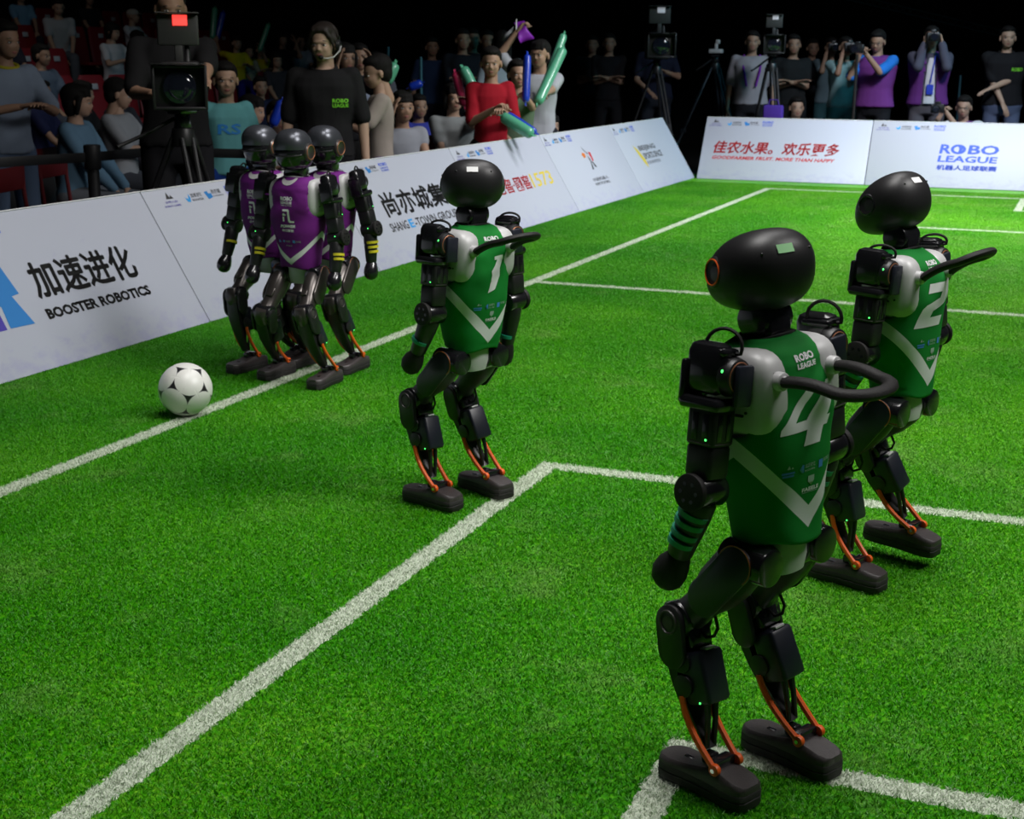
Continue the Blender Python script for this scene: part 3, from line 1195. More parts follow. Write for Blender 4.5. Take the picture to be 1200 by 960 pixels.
        g.box((0, 0, .155), (.064, .062, .07), .010)
        ua = put('upper_arm', g, limb if not purple else black, root)
        for q in (-.012, .014):
            for face in ((-1, 'x'), (sgn, 'y')):
                pass
        g = G(Uf)
        # recessed slots read as darker frames on the rear and outer faces
        for q in (-.014, .012):
            g.box((-.0345, q, .088), (.002, .014, .052), .0009)
        # frame z is down the arm and y axis flips, so outer side is found from s
        oy = (Uf.inverted() @ (Uf.translation + Vector((0, s, 0)))).y
        oy = 1 if oy > 0 else -1
        for q in (-.014, .012):
            g.box((q, oy * .0325, .088), (.014, .002, .052), .0009)
        put('slot', g, black_gloss, ua)
        g = G(Uf)
        g.box((0, oy * .0325, .1195), (.058, .0016, .0022), .0006)
        g.box((-.0345, 0, .1195), (.0016, .05, .0022), .0006)
        put('seam_strip', g, shoe_grey, ua)
        g = G(Uf)
        g.ell((-.018, oy * .0335, .111), (.0026, .0014, .0022), n=8, k=6)
        put('status_light', g, led, ua)
        # elbow
        g = G(Uf)
        g.cyl((0, -.036, .215), (0, .036, .215), .034, n=28, bev=.004)
        el = put('elbow_joint', g, black_gloss if not purple else black, root)
        g = G(Uf)
        g.cyl((0, oy * .034, .215), (0, oy * .049, .215), .037, n=28, bev=.004)
        cap = put('elbow_cap', g, rubber, el)
        g = G(Uf)
        for q in range(6):
            a = q * PI / 3
            g.cyl((.019 * math.cos(a), oy * .0488, .215 + .019 * math.sin(a)), (.019 * math.cos(a), oy * .0496, .215 + .019 * math.sin(a)), .0045, n=8)
        put('cap_hole', g, black_gloss, el)
        if purple:
            g = G(Uf)
            g.ell((.034, oy * .01, .205), (.0024, .0024, .0024), n=8, k=6)
            put('status_light', g, led, el)
        # forearm
        Ff = frame(E_, W_, (1, 0, 0))
        g = G(Ff)
        g.sect([(.018, .030, .030), (.024, .033, .033), (.06, .0325, .0325), (.10, .0295, .0295), (.148, .0255, .0255), (.155, .022, .022)], n=28)
        fa_ = put('forearm', g, black, root)
        nb = P['bands' + nm]
        for z in nb:
            rr = .0332 if z < .06 else .0335 - (z - .06) * .095
            g = G(Ff @ Matrix.Rotation(R(5), 4, 'X'))
            g.lathe([(z - .0060, rr - .002), (z - .0056, rr), (z + .0056, rr - .0008), (z + .0060, rr - .003)], n=28)
            put('wrist_band', g, tape_yellow if purple else tape_green, fa_)
        g = G(Ff)
        g.sect([(.152, .022, .022), (.160, .025, .026), (.178, .033, .031, .004), (.200, .037, .034, .006), (.220, .033, .031, .006), (.233, .022, .020, .006), (.238, .008, .008, .006)], n=24)
        put('hand', g, rubber if not purple else black_gloss, root)
    # legs
    for s, nm in ((1, 'L'), (-1, 'R')):
        fx, fy, fz, fyaw, fpit = P['foot' + nm]
        Fm = Matrix.Translation((fx, fy, fz)) @ Matrix.Rotation(R(fyaw), 4, 'Z') @ Matrix.Rotation(R(fpit), 4, 'Y')
        A_ = Fm @ Vector((0, 0, .078))
        Hp = Matrix.Translation((px, py, pz)) @ Matrix.Rotation(R(P.get('roll', 0)), 4, 'X') @ Vector((0, s * .088, -.005))
        K_ = knee_ik(Hp, A_, L1, L2)
        fwd = (Matrix.Rotation(R(fyaw * .6), 3, 'Z') @ Vector((1, 0, 0)))
        # hip
        g = G(Matrix.Translation(Hp))
        g.cyl((0, -s * .045, .0), (0, s * .006, .0), .046, n=28, bev=.005)
        g.cyl((-.055, 0, .002), (.058, 0, .002), .040, n=28, bev=.006)
        put('hip_joint', g, black_gloss, root)
        Th = frame(Hp, K_, fwd)
        oy = (Th.inverted() @ (Th.translation + Vector((0, s, 0)))).y
        oy = 1 if oy > 0 else -1
        g = G(Th)
        g.sect([(-.02, .030, .022, .006), (.0, .047, .034, .006), (.05, .055, .041, .006), (.10, .052, .041, .004), (.145, .040, .036, .002), (.175, .036, .034, 0), (.205, .037, .038, 0)], n=28, e=.9)
        th = put('thigh', g, limb, root)
        g = G(Th @ Matrix.Translation((0, oy * .034, 0)))
        g.stadium((.004, .006), (-.004, .120), .040, .010, side=oy)
        put('thigh_cover', g, navy if not purple else limb, th)
        g = G(Th @ Matrix.Translation((0, oy * .042, 0)))
        g.tube([(.004 + .040 * math.cos(a), 0, .006 - .040 * math.sin(a)) for a in [-.35 + (PI + .5) * i / 20 for i in range(21)]], .0014, 5)
        put('cover_trim', g, orange_dim, th)
        g = G(Th)
        g.tube([(-.038, 0, .150), (-.060, 0, .160), (-.068, 0, .180), (-.060, 0, .200), (-.040, 0, .204)], .0036, 7)
        put('thigh_cable', g, rubber, th)
        g = G(Th)
        g.box((.042, -oy * .006, .125), (.012, .032, .055), .004)
        put('thigh_vent', g, navy if not purple else gunmetal, th)
        # knee
        Sh = frame(K_, A_, fwd)
        oy = (Sh.inverted() @ (Sh.translation + Vector((0, s, 0)))).y
        oy = 1 if oy > 0 else -1
        g = G(Sh)
        g.cyl((0, -.040, 0), (0, .040, 0), .041, n=30, bev=.005)
        g.box((-.018, 0, .035), (.035, .066, .05), .008)
        kn = put('knee_joint', g, black_gloss, root)
        for q in (oy, -oy):
            g = G(Sh @ Matrix.Translation((0, q * .040, 0)))
            g.stadium((.006, 0), (.014, .062), .036 if q == oy else .030, .010, side=q)
            kp = put('knee_plate', g, black, kn)
        g = G(Sh @ Matrix.Translation((.006, oy * .050, 0)))
        g.tube([(.021 * math.cos(2 * PI * i / 24), 0, .024 * math.sin(2 * PI * i / 24)) for i in range(24)], .003, 6, True)
        g.cyl((0, -.001, 0), (0, .0012, 0), .014, n=16)
        put('knee_ring', g, shoe_grey if nm == 'L' else black, kn)
        g = G(Sh)
        g.sect([(-.038, .018, .028, .018), (-.02, .030, .036, .018), (.01, .034, .038, .020), (.045, .026, .034, .022), (.06, .018, .028, .022)], n=24, e=.8)
        put('knee_cap', g, limb, kn)
        # shin strut
        sp = [(.030, .03), (.034, .08), (.033, .13), (.026, .18), (.014, .23), (.002, .272)]
        g = G(Sh)
        rings = []
        for i, (x, z) in enumerate(sp):
            wy = (.032, .033, .030, .025, .020, .017)[i]
            wx = (.018, .017, .015, .013, .012, .012)[i]
            rings.append([(x + wx * cx, wy * cy, z) for cx, cy in ((1, -.6), (1, .6), (.7, 1), (-.7, 1), (-1, .6), (-1, -.6), (-.7, -1), (.7, -1))])
        g.loft(rings)
        shn = put('shin', g, black, root)
        g = G(Sh)
        g.box((-.024, 0, .122), (.064, .072, .112), .010)
        bx_ = put('calf_box', g, navy, root)
        g = G(Sh)
        g.cyl((-.0, oy * .034, .085), (-.0, oy * .041, .085), .024, n=22, bev=.002)
        g.cyl((.004, oy * .034, .135), (.004, oy * .043, .135), .024, n=22, bev=.002)
        put('calf_disc', g, black, bx_)
        g = G(Sh)
        g.cyl((.004, -oy * .034, .135), (.004, -oy * .041, .135), .024, n=22, bev=.002)
        put('calf_disc', g, black, bx_)
        g = G(Sh)
        g.box((-.045, 0, .064), (.018, .030, .006), .002)
        put('silver_tab', g, silver, bx_)
        if P.get('calfled', 1):
            g = G(Sh)
            g.ell((-.030, oy * .0365, .172), (.0024, .0015, .0024), n=8, k=6)
            put('status_light', g, led, bx_)
        g = G(Sh)
        for q in (-.012, .012):
            g.tube([(-.03, q, .17), (-.022, q, .21), (-.004, q * .9, .268)], [.008, .006, .006], 8)
        put('ankle_link', g, black, shn)
        # orange rods to the rear of the foot
        for q in (1, -1):
            top = Sh @ Vector((.012, q * .040, .155))
            mid = Sh @ Vector((.016, q * .041, .20))
            mid2 = Sh @ Vector((-.002, q * .042, .245))
            end = Fm @ Vector((-.042, (q if (Sh.to_3x3() @ Vector((0, 1, 0))).y > 0 else -q) * .036, .072))
            pts = []
            P0, P1, P2, P3 = top, mid, mid2, end
            for i in range(13):
                t = i / 12
                pts.append(P0 * (1 - t) ** 3 + P1 * 3 * t * (1 - t) ** 2 + P2 * 3 * t * t * (1 - t) + P3 * t ** 3)
            g = G()
            g.tube(pts, .0072, 8)
            sd = (Fm.to_3x3() @ Vector((0, 1, 0))).normalized()
            g.cyl(end - sd * .006, end + sd * .006, .0125, n=16, bev=.001, fwd=(1, 0, .3))
            rod = put('ankle_rod', g, orange, root)
            g = G()
            oo = sd * (.0065 if ((end - A_).dot(sd) > 0) else -.0065)
            g.cyl(end + oo * .8, end + oo * 1.4, .0048, n=10, fwd=(1, 0, .3))
            put('bolt', g, chrome, rod)
        # foot
        g = G(Fm)
        out = []
        prof = [(-.114, .024), (-.108, .035), (-.090, .042), (-.06, .043), (-.02, .039), (.02, .039), (.06, .042), (.088, .044), (.110, .037), (.122, .022)]

        def fring(z, k=1.0, ins=0.0):
            r1 = [(x * k, max(w_ - ins, .004)) for x, w_ in prof]
            return [(x, -w_, z) for x, w_ in r1] + [(x, w_, z) for x, w_ in reversed(r1)]
        rings = [fring(.0, .985, .003), fring(.004), fring(.019), fring(.021, .985, .002), fring(.023, 1.0), fring(.034, 1.0), fring(.036, .99, .001)]
        g.loft(rings)
        sole = None
        # upper shell
        g2 = G(Fm)

        def topz(x):
            pts_ = [(-.12, .050), (-.08, .060), (-.05, .066), (-.02, .066), (.01, .058), (.035, .052), (.06, .050), (.13, .046)]
            for (x0, z0), (x1, z1) in zip(pts_, pts_[1:]):
                if x <= x1:
                    return z0 + (z1 - z0) * (x - x0) / (x1 - x0)
            return .046

        def uring(t, ins):
            a = fring(0, .99, ins)
            return [(x, y, .036 + (topz(x) - .036) * t) for x, y, _ in a]
        xs = uring(1.0, .010)
        g2.loft([uring(0, .001), uring(.5, .0015), uring(.85, .005), uring(1.0, .010)], cap=False)
        # closing top made of strips so the surface follows the ridge
        m_ = len(prof)
        top = [(x, y, z) for x, y, z in xs]
        fsx = [(i, i + 1, 2 * m_ - 2 - i, 2 * m_ - 1 - i) for i in range(m_ - 1)]
        g2.add(top, fsx)
        ft = put('foot', g2, shoe_grey, root)
        put('sole', g, sole_black, ft)
        g = G(Fm)
        g.box((-.028, 0, .074), (.026, .062, .020), .004)
        g.box((.0, 0, .072), (.03, .028, .026), .006)
        put('ankle_block', g, black_gloss, ft)
        g = G(Fm)
        g.box((.052, 0, .0513), (.030, .010, .0016), .0006)
        put('foot_slot', g, black_gloss, ft)
    return root, bib, seed


def back_prints(bib, seed, num, yc=0.0, sp=None):
    s = DIGIT[num]
    W, Hh = .150, .118
    dx = -.5
    geo = poly_geo([[((x + dx) * W + (y - .5) * .022, (y - .5) * Hh) for x, y in pl] for pl in s], .012)
    if sp:
        geo = sgeo(geo, *sp)
    decal(bib, 'back_number', geo, -1, 0.0, .290, white_print, seed)
    decal(bib, 'team_text', sgeo(fit(text_geo('ROBO', bold=.04), -.030, 0, .030, .014), 1, 1), -1, -.0, .398, white_print, seed, .003)
    decal(bib, 'team_text', sgeo(fit(text_geo('LEAGUE', bold=.04), -.030, 0, .030, .011), 1, 1), -1, -.0, .384, white_print, seed, .003)
    zz = .186
    decal(bib, 'small_print', poly_geo([[(-.064, .006), (-.056, .006), (-.060, .014)], [(-.055, .006), (-.049, .006), (-.052, .010)]]), -1, 0, zz, pale_print, seed)
    decal(bib, 'small_print', poly_geo([[(-.074, -.004), (-.046, -.004), (-.046, .000), (-.074, .000)], [(-.072, -.010), (-.048, -.010), (-.048, -.006), (-.072, -.006)]]), -1, 0, zz, blue_print, seed)
    decal(bib, 'small_print', poly_geo([[(-.034, .0), (-.026, .008), (-.022, .008), (-.022, -.008), (-.028, -.008)]]), -1, 0, zz, blue_print, seed)
    decal(bib, 'small_print', fit(text_geo('加速进化'), -.019, .000, .010, .009), -1, 0, zz, pale_print, seed)
    decal(bib, 'small_print', fit(text_geo('BOOSTER'), -.019, -.007, .010, -.003), -1, 0, zz, pale_print, seed)
    decal(bib, 'small_print', poly_geo([[(.022, -.008), (.036, -.008), (.036, .008), (.022, .008)]]), -1, 0, zz, blue_print, seed)
    decal(bib, 'small_print', fit(text_geo('尚亦城'), .039, .000, .064, .009), -1, 0, zz, pale_print, seed)
    # shield with a line of letters below
    decal(bib, 'shield_emblem', poly_geo([[(-.009, .008), (.009, .008), (.009, -.003), (.0, -.012), (-.009, -.003)]]), -1, 0.0, .160, pale_print, seed)
    decal(bib, 'shield_text', fit(text_geo('FAEELE', bold=.03), -.024, 0, .024, .008), -1, 0, .137, white_print, seed)
    decal(bib, 'shield_text', poly_geo([[(-.024, -.003), (.020, -.003), (.020, -.0018), (-.024, -.0018)]]), -1, 0, .137, pale_print, seed)


def front_prints(bib, seed):
    decal(bib, 'team_text', fit(text_geo('ROBO', bold=.05), -.032, 0, .032, .018), 1, 0, .345, white_print, seed)
    decal(bib, 'team_text', fit(text_geo('LEAGUE', bold=.04), -.032, 0, .030, .012), 1, 0, .330, white_print, seed)
    decal(bib, 'team_text', fit(text_geo('机器人足球联赛'), -.030, 0, .030, .006), 1, 0, .321, white_print, seed)
    em = [[(-.018, 1.0 * .062), (.012, .062), (.016, .056), (.016, .012), (.022, .008), (.034, .008), (.034, 0), (.012, 0), (.006, .008), (.006, .052), (-.018, .052)],
          [(-.020, .040), (-.012, .044), (.0, .036), (-.006, .032), (-.018, .032)], [(-.020, .006), (-.012, .006), (-.010, .028), (-.019, .028)]]
    decal(bib, 'team_emblem', poly_geo(em, .015), 1, 0, .246, white_print, seed)
    decal(bib, 'team_text', fit(text_geo('POWER', shear=.3, bold=.05), -.038, 0, .038, .014), 1, 0, .223, white_print, seed)
    decal(bib, 'team_text', fit(text_geo('动力智能', bold=.02), -.030, 0, .030, .013), 1, 0, .204, white_print, seed)
    zz = .160
    decal(bib, 'small_print', poly_geo([[(-.060, -.006), (-.044, -.006), (-.052, .008)]]), 1, 0, zz, blue_print, seed)
    decal(bib, 'small_print', poly_geo([[(-.034, 0), (-.028, .007), (-.022, 0), (-.028, -.007)]]), 1, 0, zz, blue_print, seed)
    decal(bib, 'small_print', fit(text_geo('加速进化'), -.018, -.004, .008, .005), 1, 0, zz, pale_print, seed)
    decal(bib, 'small_print', poly_geo([[(.020, -.006), (.032, -.006), (.032, .007), (.020, .007)]]), 1, 0, zz, blue_print, seed)
    decal(bib, 'small_print', fit(text_geo('尚亦城'), .036, -.004, .058, .005), 1, 0, zz, pale_print, seed)
    decal(bib, 'small_print', fit(text_geo('FAEE'), -.016, 0, .016, .006), 1, 0, zz - .022, pale_print, seed)


def place(world_foot, c, yaw):
    """world xy -> robot local xy"""
    d = Vector((world_foot[0] - c[0], world_foot[1] - c[1], 0))
    d.rotate(Matrix.Rotation(-R(yaw), 3, 'Z'))
    return d.x, d.y


ZF = .006
# number 4, nearest
r4, b4, s4 = make_robot('green', 'nearest robot, green bib with white number 4, orange ear ring', (2.755, .555), 64, dict(
    seed=1.3, pelvis=(-.038, 0, .525), roll=-3, lean=5.0, head=(-14, -4), ring=True, sticker=(9, .046), handle=-8, loop=.032,
    footL=(.018, .116, ZF, 0, 0), footR=(-.018, -.116, ZF, 0, 0), armL=(-1, 6, 22), armR=(-3, 5, 18),
    bandsL=(.052, .073, .098, .119), bandsR=(.045, .070, .095, .120)))
back_prints(b4, s4, '4')
# number 7
r7, b7, s7 = make_robot('green', 'robot in a creased green bib with folded number 7, standing in mid-pitch', (4.285, 1.92), 68, dict(
    seed=4.7, pelvis=(-.055, 0, .512), lean=-1, head=(-42, 3), sticker=(5, .045), handle=22, loop=.018,
    footL=(.012, .115, ZF, 4, 0), footR=(-.012, -.115, ZF, -4, 0), armL=(0, 5, 27), armR=(-2, 3, 14),
    bandsL=(.105,), bandsR=(.125,)))
back_prints(b7, s7, '7', sp=(.50, 1.0, .010, 0))
# number 2
r2, b2, s2 = make_robot('green', 'green-bib robot number 2 at the right edge, one foot lifted', (4.085, .525), 70, dict(
    seed=8.1, pelvis=(-.088, 0, .535), lean=4.5, head=(-4, 8), sticker=(12, .045), handle=24, loop=.018,
    footL=(-.01, .10, ZF, 0, 0), footR=(-.030, -.190, .047, 0, -3), armL=(2, 5, 24), armR=(-4, 5, 20),
    bandsL=(.060, .088), bandsR=(.10,)))
back_prints(b2, s2, '2')


def purple(label, c, yaw, fl, fr, seed, **kw):
    lx, ly = place(fl, c, yaw)
    rx, ry = place(fr, c, yaw)
    d = dict(seed=seed, pelvis=(-.02, 0, .505), lean=2, head=(0, 6), loop=.02, footL=(lx, ly, ZF, 2, 0), footR=(rx, ry, ZF, -2, 0),
             armL=(2, 9, 10), armR=(4, 9, 16), bandsL=(.075, .095), bandsR=(.075, .095), calfled=1)
    d.update(kw)
    r_, b_, s_ = make_robot('purple', label, c, yaw, d)
    front_prints(b_, s_)
    return r_


purple('purple-bib robot in front, centre of the group of three', (5.66, 3.34), 178, (5.61, 3.19), (5.68, 3.49), 2.2)
purple('purple-bib robot on the left of the group of three', (5.88, 3.645), 172, (5.97, 3.57), (5.74, 3.69), 5.9, bandsL=(.085,), bandsR=(.085,))
purple('purple-bib robot on the right of the group of three, three yellow wrist bands', (5.98, 3.36), 176, (5.93, 3.22), (5.95, 3.50), 9.4, armL=(-4, 12, 6), bandsL=(.060, .082, .104))

# ------------------------------------------------------------------ football
ball = empty('football', (4.885, 3.45, 0), 0, label='white football with black triangle pattern lying on the touchline', category='ball')
BR = .112


def ball_parts():
    bm = bmesh.new()
    bmesh.ops.create_icosphere(bm, subdivisions=7, radius=BR)
    ph = (1 + 5 ** .5) / 2
    dirs = [Vector(v).normalized() for v in [(0, 1, ph), (0, 1, -ph), (0, -1, ph), (0, -1, -ph), (1, ph, 0), (1, -ph, 0), (-1, ph, 0), (-1, -ph, 0), (ph, 0, 1), (ph, 0, -1), (-ph, 0, 1), (-ph, 0, -1)]]
    vert3 = []
    for a in range(12):
        for b_ in range(a + 1, 12):
            for c_ in range(b_ + 1, 12):
                if dirs[a].dot(dirs[b_]) > .4 and dirs[b_].dot(dirs[c_]) > .4 and dirs[a].dot(dirs[c_]) > .4:
                    vert3.append((dirs[a] + dirs[b_] + dirs[c_]).normalized())
    rot = Matrix.Rotation(R(35), 3, 'X') @ Matrix.Rotation(R(20), 3, 'Y') @ Matrix.Rotation(R(15), 3, 'Z')
    iv = rot.inverted()
    for v in bm.verts:
        d = (iv @ v.co).normalized()
        # seam grooves round the hexagonal panels
        s = sorted([d.dot(q) for q in vert3], reverse=True)
        e = s[0] - s[1]
        pent = max(d.dot(q) for q in dirs)
        gr = 0
        if pent < .93 and e < .02:
            gr = (1 - e / .02)
        v.co = v.co * (1 - .006 * gr)
    for f in bm.faces:
        d = (iv @ f.calc_center_median()).normalized()
        t = sorted([(d.dot(q), i) for i, q in enumerate(dirs)], reverse=True)
        near = [dirs[t[k][1]] for k in range(3)]
        # curved triangle where three round panels meet
        rs = [math.acos(min(1, t[k][0])) for k in range(3)]
        c3 = max(d.dot(q) for q in vert3)
        m_ = min(rs)
        f.material_index = 0
        if rs[0] > .566:
            f.material_index = 1
        elif rs[0] > .5545:
            f.material_index = 2
        elif rs[0] > .55 and c3 > .93:
            f.material_index = 0
        f.smooth = True
    me = bpy.data.meshes.new('ball_skin')
    bm.to_mesh(me)
    bm.free()
    return me


me = ball_parts()
for m_ in (mat('ball_white', (0.74, 0.74, 0.70), .35), mat('ball_black', (0.02, 0.02, 0.022), .35), mat('ball_grey', (0.22, 0.22, 0.23), .35)):
    me.materials.append(m_)
o = link('ball_skin', me, ball)
o.location = (0, 0, BR + .004)


# ------------------------------------------------------------------ people
K = 1.25             # enlarges to the pitch's oversized first scale; people and furniture are modelled in metres
HALL = -.44          # the hall floor lies below the raised pitch


def kempty(name, loc, rz=0, **props):
    o = empty(name, loc, rz, **props)
    o.scale = (K, K, K)
    return o


def vox(g, size, smooth=2, deci=1.0, name='body'):
    """union of overlapping closed shapes as one continuous skin"""
    me = bpy.data.meshes.new(name)
    me.from_pydata(g.v, [], g.f)
    o = bpy.data.objects.new(name, me)
    m = o.modifiers.new('r', 'REMESH')
    m.mode = 'VOXEL'
    m.voxel_size = size
    m.use_smooth_shade = True
    if smooth:
        s = o.modifiers.new('s', 'SMOOTH')
        s.factor = .6
        s.iterations = smooth
    if deci < 1:
        d = o.modifiers.new('d', 'DECIMATE')
        d.ratio = deci
    out = baked(o)
    out.name = name
    bpy.data.objects.remove(o)
    bpy.data.meshes.remove(me)
    return out


def cap_limb(g, a, b, r0, r1, n=12):
    """rounded tapered limb segment"""
    F = frame(a, b, (1, 0, .013))
    L = (Vector(b) - Vector(a)).length
    prof = []
    for i in range(5):
        t = PI / 2 * (1 - i / 4)
        prof.append((-r0 * math.sin(t), max(r0 * math.cos(t), .001)))
    for i in range(5):
        t = PI / 2 * i / 4
        prof.append((L + r1 * math.sin(t), max(r1 * math.cos(t), .001)))
    g.lathe(prof, F, n)


def mesh_arrays(me):
    return [tuple(v.co) for v in me.vertices], [tuple(p.vertices) for p in me.polygons]


def head_template(v, deci):
    g = G()
    g.ell((-.012, 0, .032), (.096, .075, .084), n=24, k=14)
    g.ell((.028, 0, -.024), (.064, .062, .074), n=20, k=12)
    g.ell((.048, 0, -.068), (.034, .038, .026), n=14, k=8)
    g.ell((.068, .026, -.022), (.020, .022, .024), n=12, k=8)
    g.ell((.068, -.026, -.022), (.020, .022, .024), n=12, k=8)
    g.ell((.076, 0, .022), (.014, .042, .012), n=14, k=8)
    g.tube([(.080, 0, .010), (.092, 0, -.016), (.096, 0, -.026)], [.007, .010, .011], 10)
    g.ell((.088, .010, -.028), (.010, .008, .007), n=8, k=6)
    g.ell((.088, -.010, -.028), (.010, .008, .007), n=8, k=6)
    for s in (1, -1):
        g.ell((-.004, s * .078, -.004), (.017, .010, .030), n=10, k=8)
    cap_limb(g, (-.018, 0, -.05), (-.035, 0, -.19), .050, .054, 16)
    return mesh_arrays(vox(g, v, 1, deci))


HEAD_HI = head_template(.0055, .8)
HEAD_LO = head_template(.009, .55)


def hand_template(curl, v, deci):
    """left hand hanging: wrist at origin, fingers down, palm towards -y, thumb forward (+x)"""
    g = G()
    g.sect([(-.012, .020, .016), (0, .026, .017), (.03, .036, .016), (.06, .041, .015), (.085, .040, .013), (.095, .034, .010)], Matrix.Rotation(PI, 4, 'Y') @ Matrix.Identity(4), n=16)
    # fingers
    for i, (x, ln_, r_) in enumerate(((.030, .070, .0085), (.010, .078, .0088), (-.010, .072, .0084), (-.029, .056, .0075))):
        p = Vector((x, 0, -.085))
        a = curl * .6
        for k, f in enumerate((.45, .32, .26)):
            q = p + Vector((x * .06, -math.sin(a) * ln_ * f, -math.cos(a) * ln_ * f))
            cap_limb(g, p, q, r_ * (1 - .08 * k), r_ * (.94 - .08 * k), 8)
            p = q
            a += curl
    p = Vector((.026, -.004, -.030))
    q = Vector((.050, -.014, -.055))
    cap_limb(g, p, q, .013, .011, 8)
    q2 = q + Vector((.012, -.012 - .012 * curl, -.028))
    cap_limb(g, q, q2, .0105, .0095, 8)
    q3 = q2 + Vector((.0, -.006 - .014 * curl, -.024))
    cap_limb(g, q2, q3, .0092, .008, 8)
    return mesh_arrays(vox(g, v, 1, deci))


HANDS = {('open', 1): hand_template(.25, .0032, .35), ('grip', 1): hand_template(1.0, .0032, .35),
         ('open', 0): hand_template(.25, .0050, .5), ('grip', 0): hand_template(1.0, .0050, .5)}

PM = {}


def cloth(col, rough=.85):
    key = ('c', col)
    if key not in PM:
        PM[key] = mat('cloth', col, rough, var=(9, .12), spec=.15)
    return PM[key]


def skin(col):
    key = ('s', col)
    if key not in PM:
        PM[key] = mat('skin', col, .55, spec=.3)
    return PM[key]


eye_white = mat('eye_white', (.6, .58, .55), .3)
eye_dark = mat('eye_dark', (.01, .008, .007), .3)
lip = mat('lip', (.30, .10, .085), .5)
hair_black = mat('hair_black', (.006, .005, .0045), .75, bump=(90, 1.0), spec=.2)
hair_brown = mat('hair_dark_brown', (.016, .010, .007), .6, bump=(160, .5))
SK = (.40, .25, .175)
SK2 = (.30, .18, .12)
shoe_mat = mat('shoe', (.03, .03, .035), .6)


def arm_ik(S, H_, l1, l2, pole):
    d = H_ - S
    D = min(d.length, (l1 + l2) * .995)
    u = d.normalized()
    a = (l1 * l1 - l2 * l2 + D * D) / (2 * D)
    h = math.sqrt(max(l1 * l1 - a * a, 1e-6))
    p = Vector(pole)
    p = (p - u * p.dot(u)).normalized()
    return S + u * a + p * h, S + u * D


HAIR = {}


def hair_mesh(kind):
    if kind in HAIR:
        return HAIR[kind]
    g = G()
    g.ell((-.034, 0, .048), (.100, .086, .090), n=22, k=12)
    g.ell((.002, 0, .090), (.080, .072, .040), n=18, k=10)
    g.ell((-.048, 0, .00), (.072, .083, .085), n=18, k=10)
    if kind in ('fringe', 'bob', 'long', 'parted'):
        for y in (-.045, -.02, .0, .02, .045):
            if kind == 'parted' and abs(y) < .03:
                continue
            cap_limb(g, (.050, y * .9, .098), (.078 - abs(y) * .35, y * 1.15, .052), .018, .012)
    if kind == 'parted':
        for s in (1, -1):
            g.tube([(.050, s * .008, .108), (.068, s * .036, .086), (.056, s * .064, .050), (.042, s * .076, .005), (.026, s * .080, -.045)], [.015, .015, .013, .010, .005], 10)
            g.tube([(.01, s * .030, .105), (.0, s * .074, .03), (-.02, s * .076, -.04), (-.04, s * .062, -.09)], [.026, .019, .016, .010], 10)
    if kind == 'bob':
        for s in (1, -1):
            g.tube([(.02, s * .070, .05), (.012, s * .080, -.02), (.004, s * .074, -.085)], [.022, .022, .014], 10)
        g.ell((-.045, 0, -.05), (.055, .074, .065))
    if kind == 'long':
        for s in (1, -1):
            g.tube([(.02, s * .070, .05), (.010, s * .080, -.02), (.000, s * .078, -.12), (-.01, s * .07, -.22)], [.022, .024, .024, .012], 10)
        g.sect([(-.30, .02, .06, -.075), (-.2, .035, .08, -.07), (-.1, .045, .082, -.06), (.0, .05, .08, -.05)])
    if kind == 'tail':
        g.tube([(-.10, 0, .04), (-.135, 0, .01), (-.14, 0, -.07), (-.125, 0, -.14)], [.022, .026, .024, .008], 10)
    me = vox(g, .009, 2, .6, 'hair')
    me.materials.append(hair_black)
    HAIR[kind] = me
    return me


def prism(g, pts, r, M=None):
    g.tube(pts, r, 6, M=M)


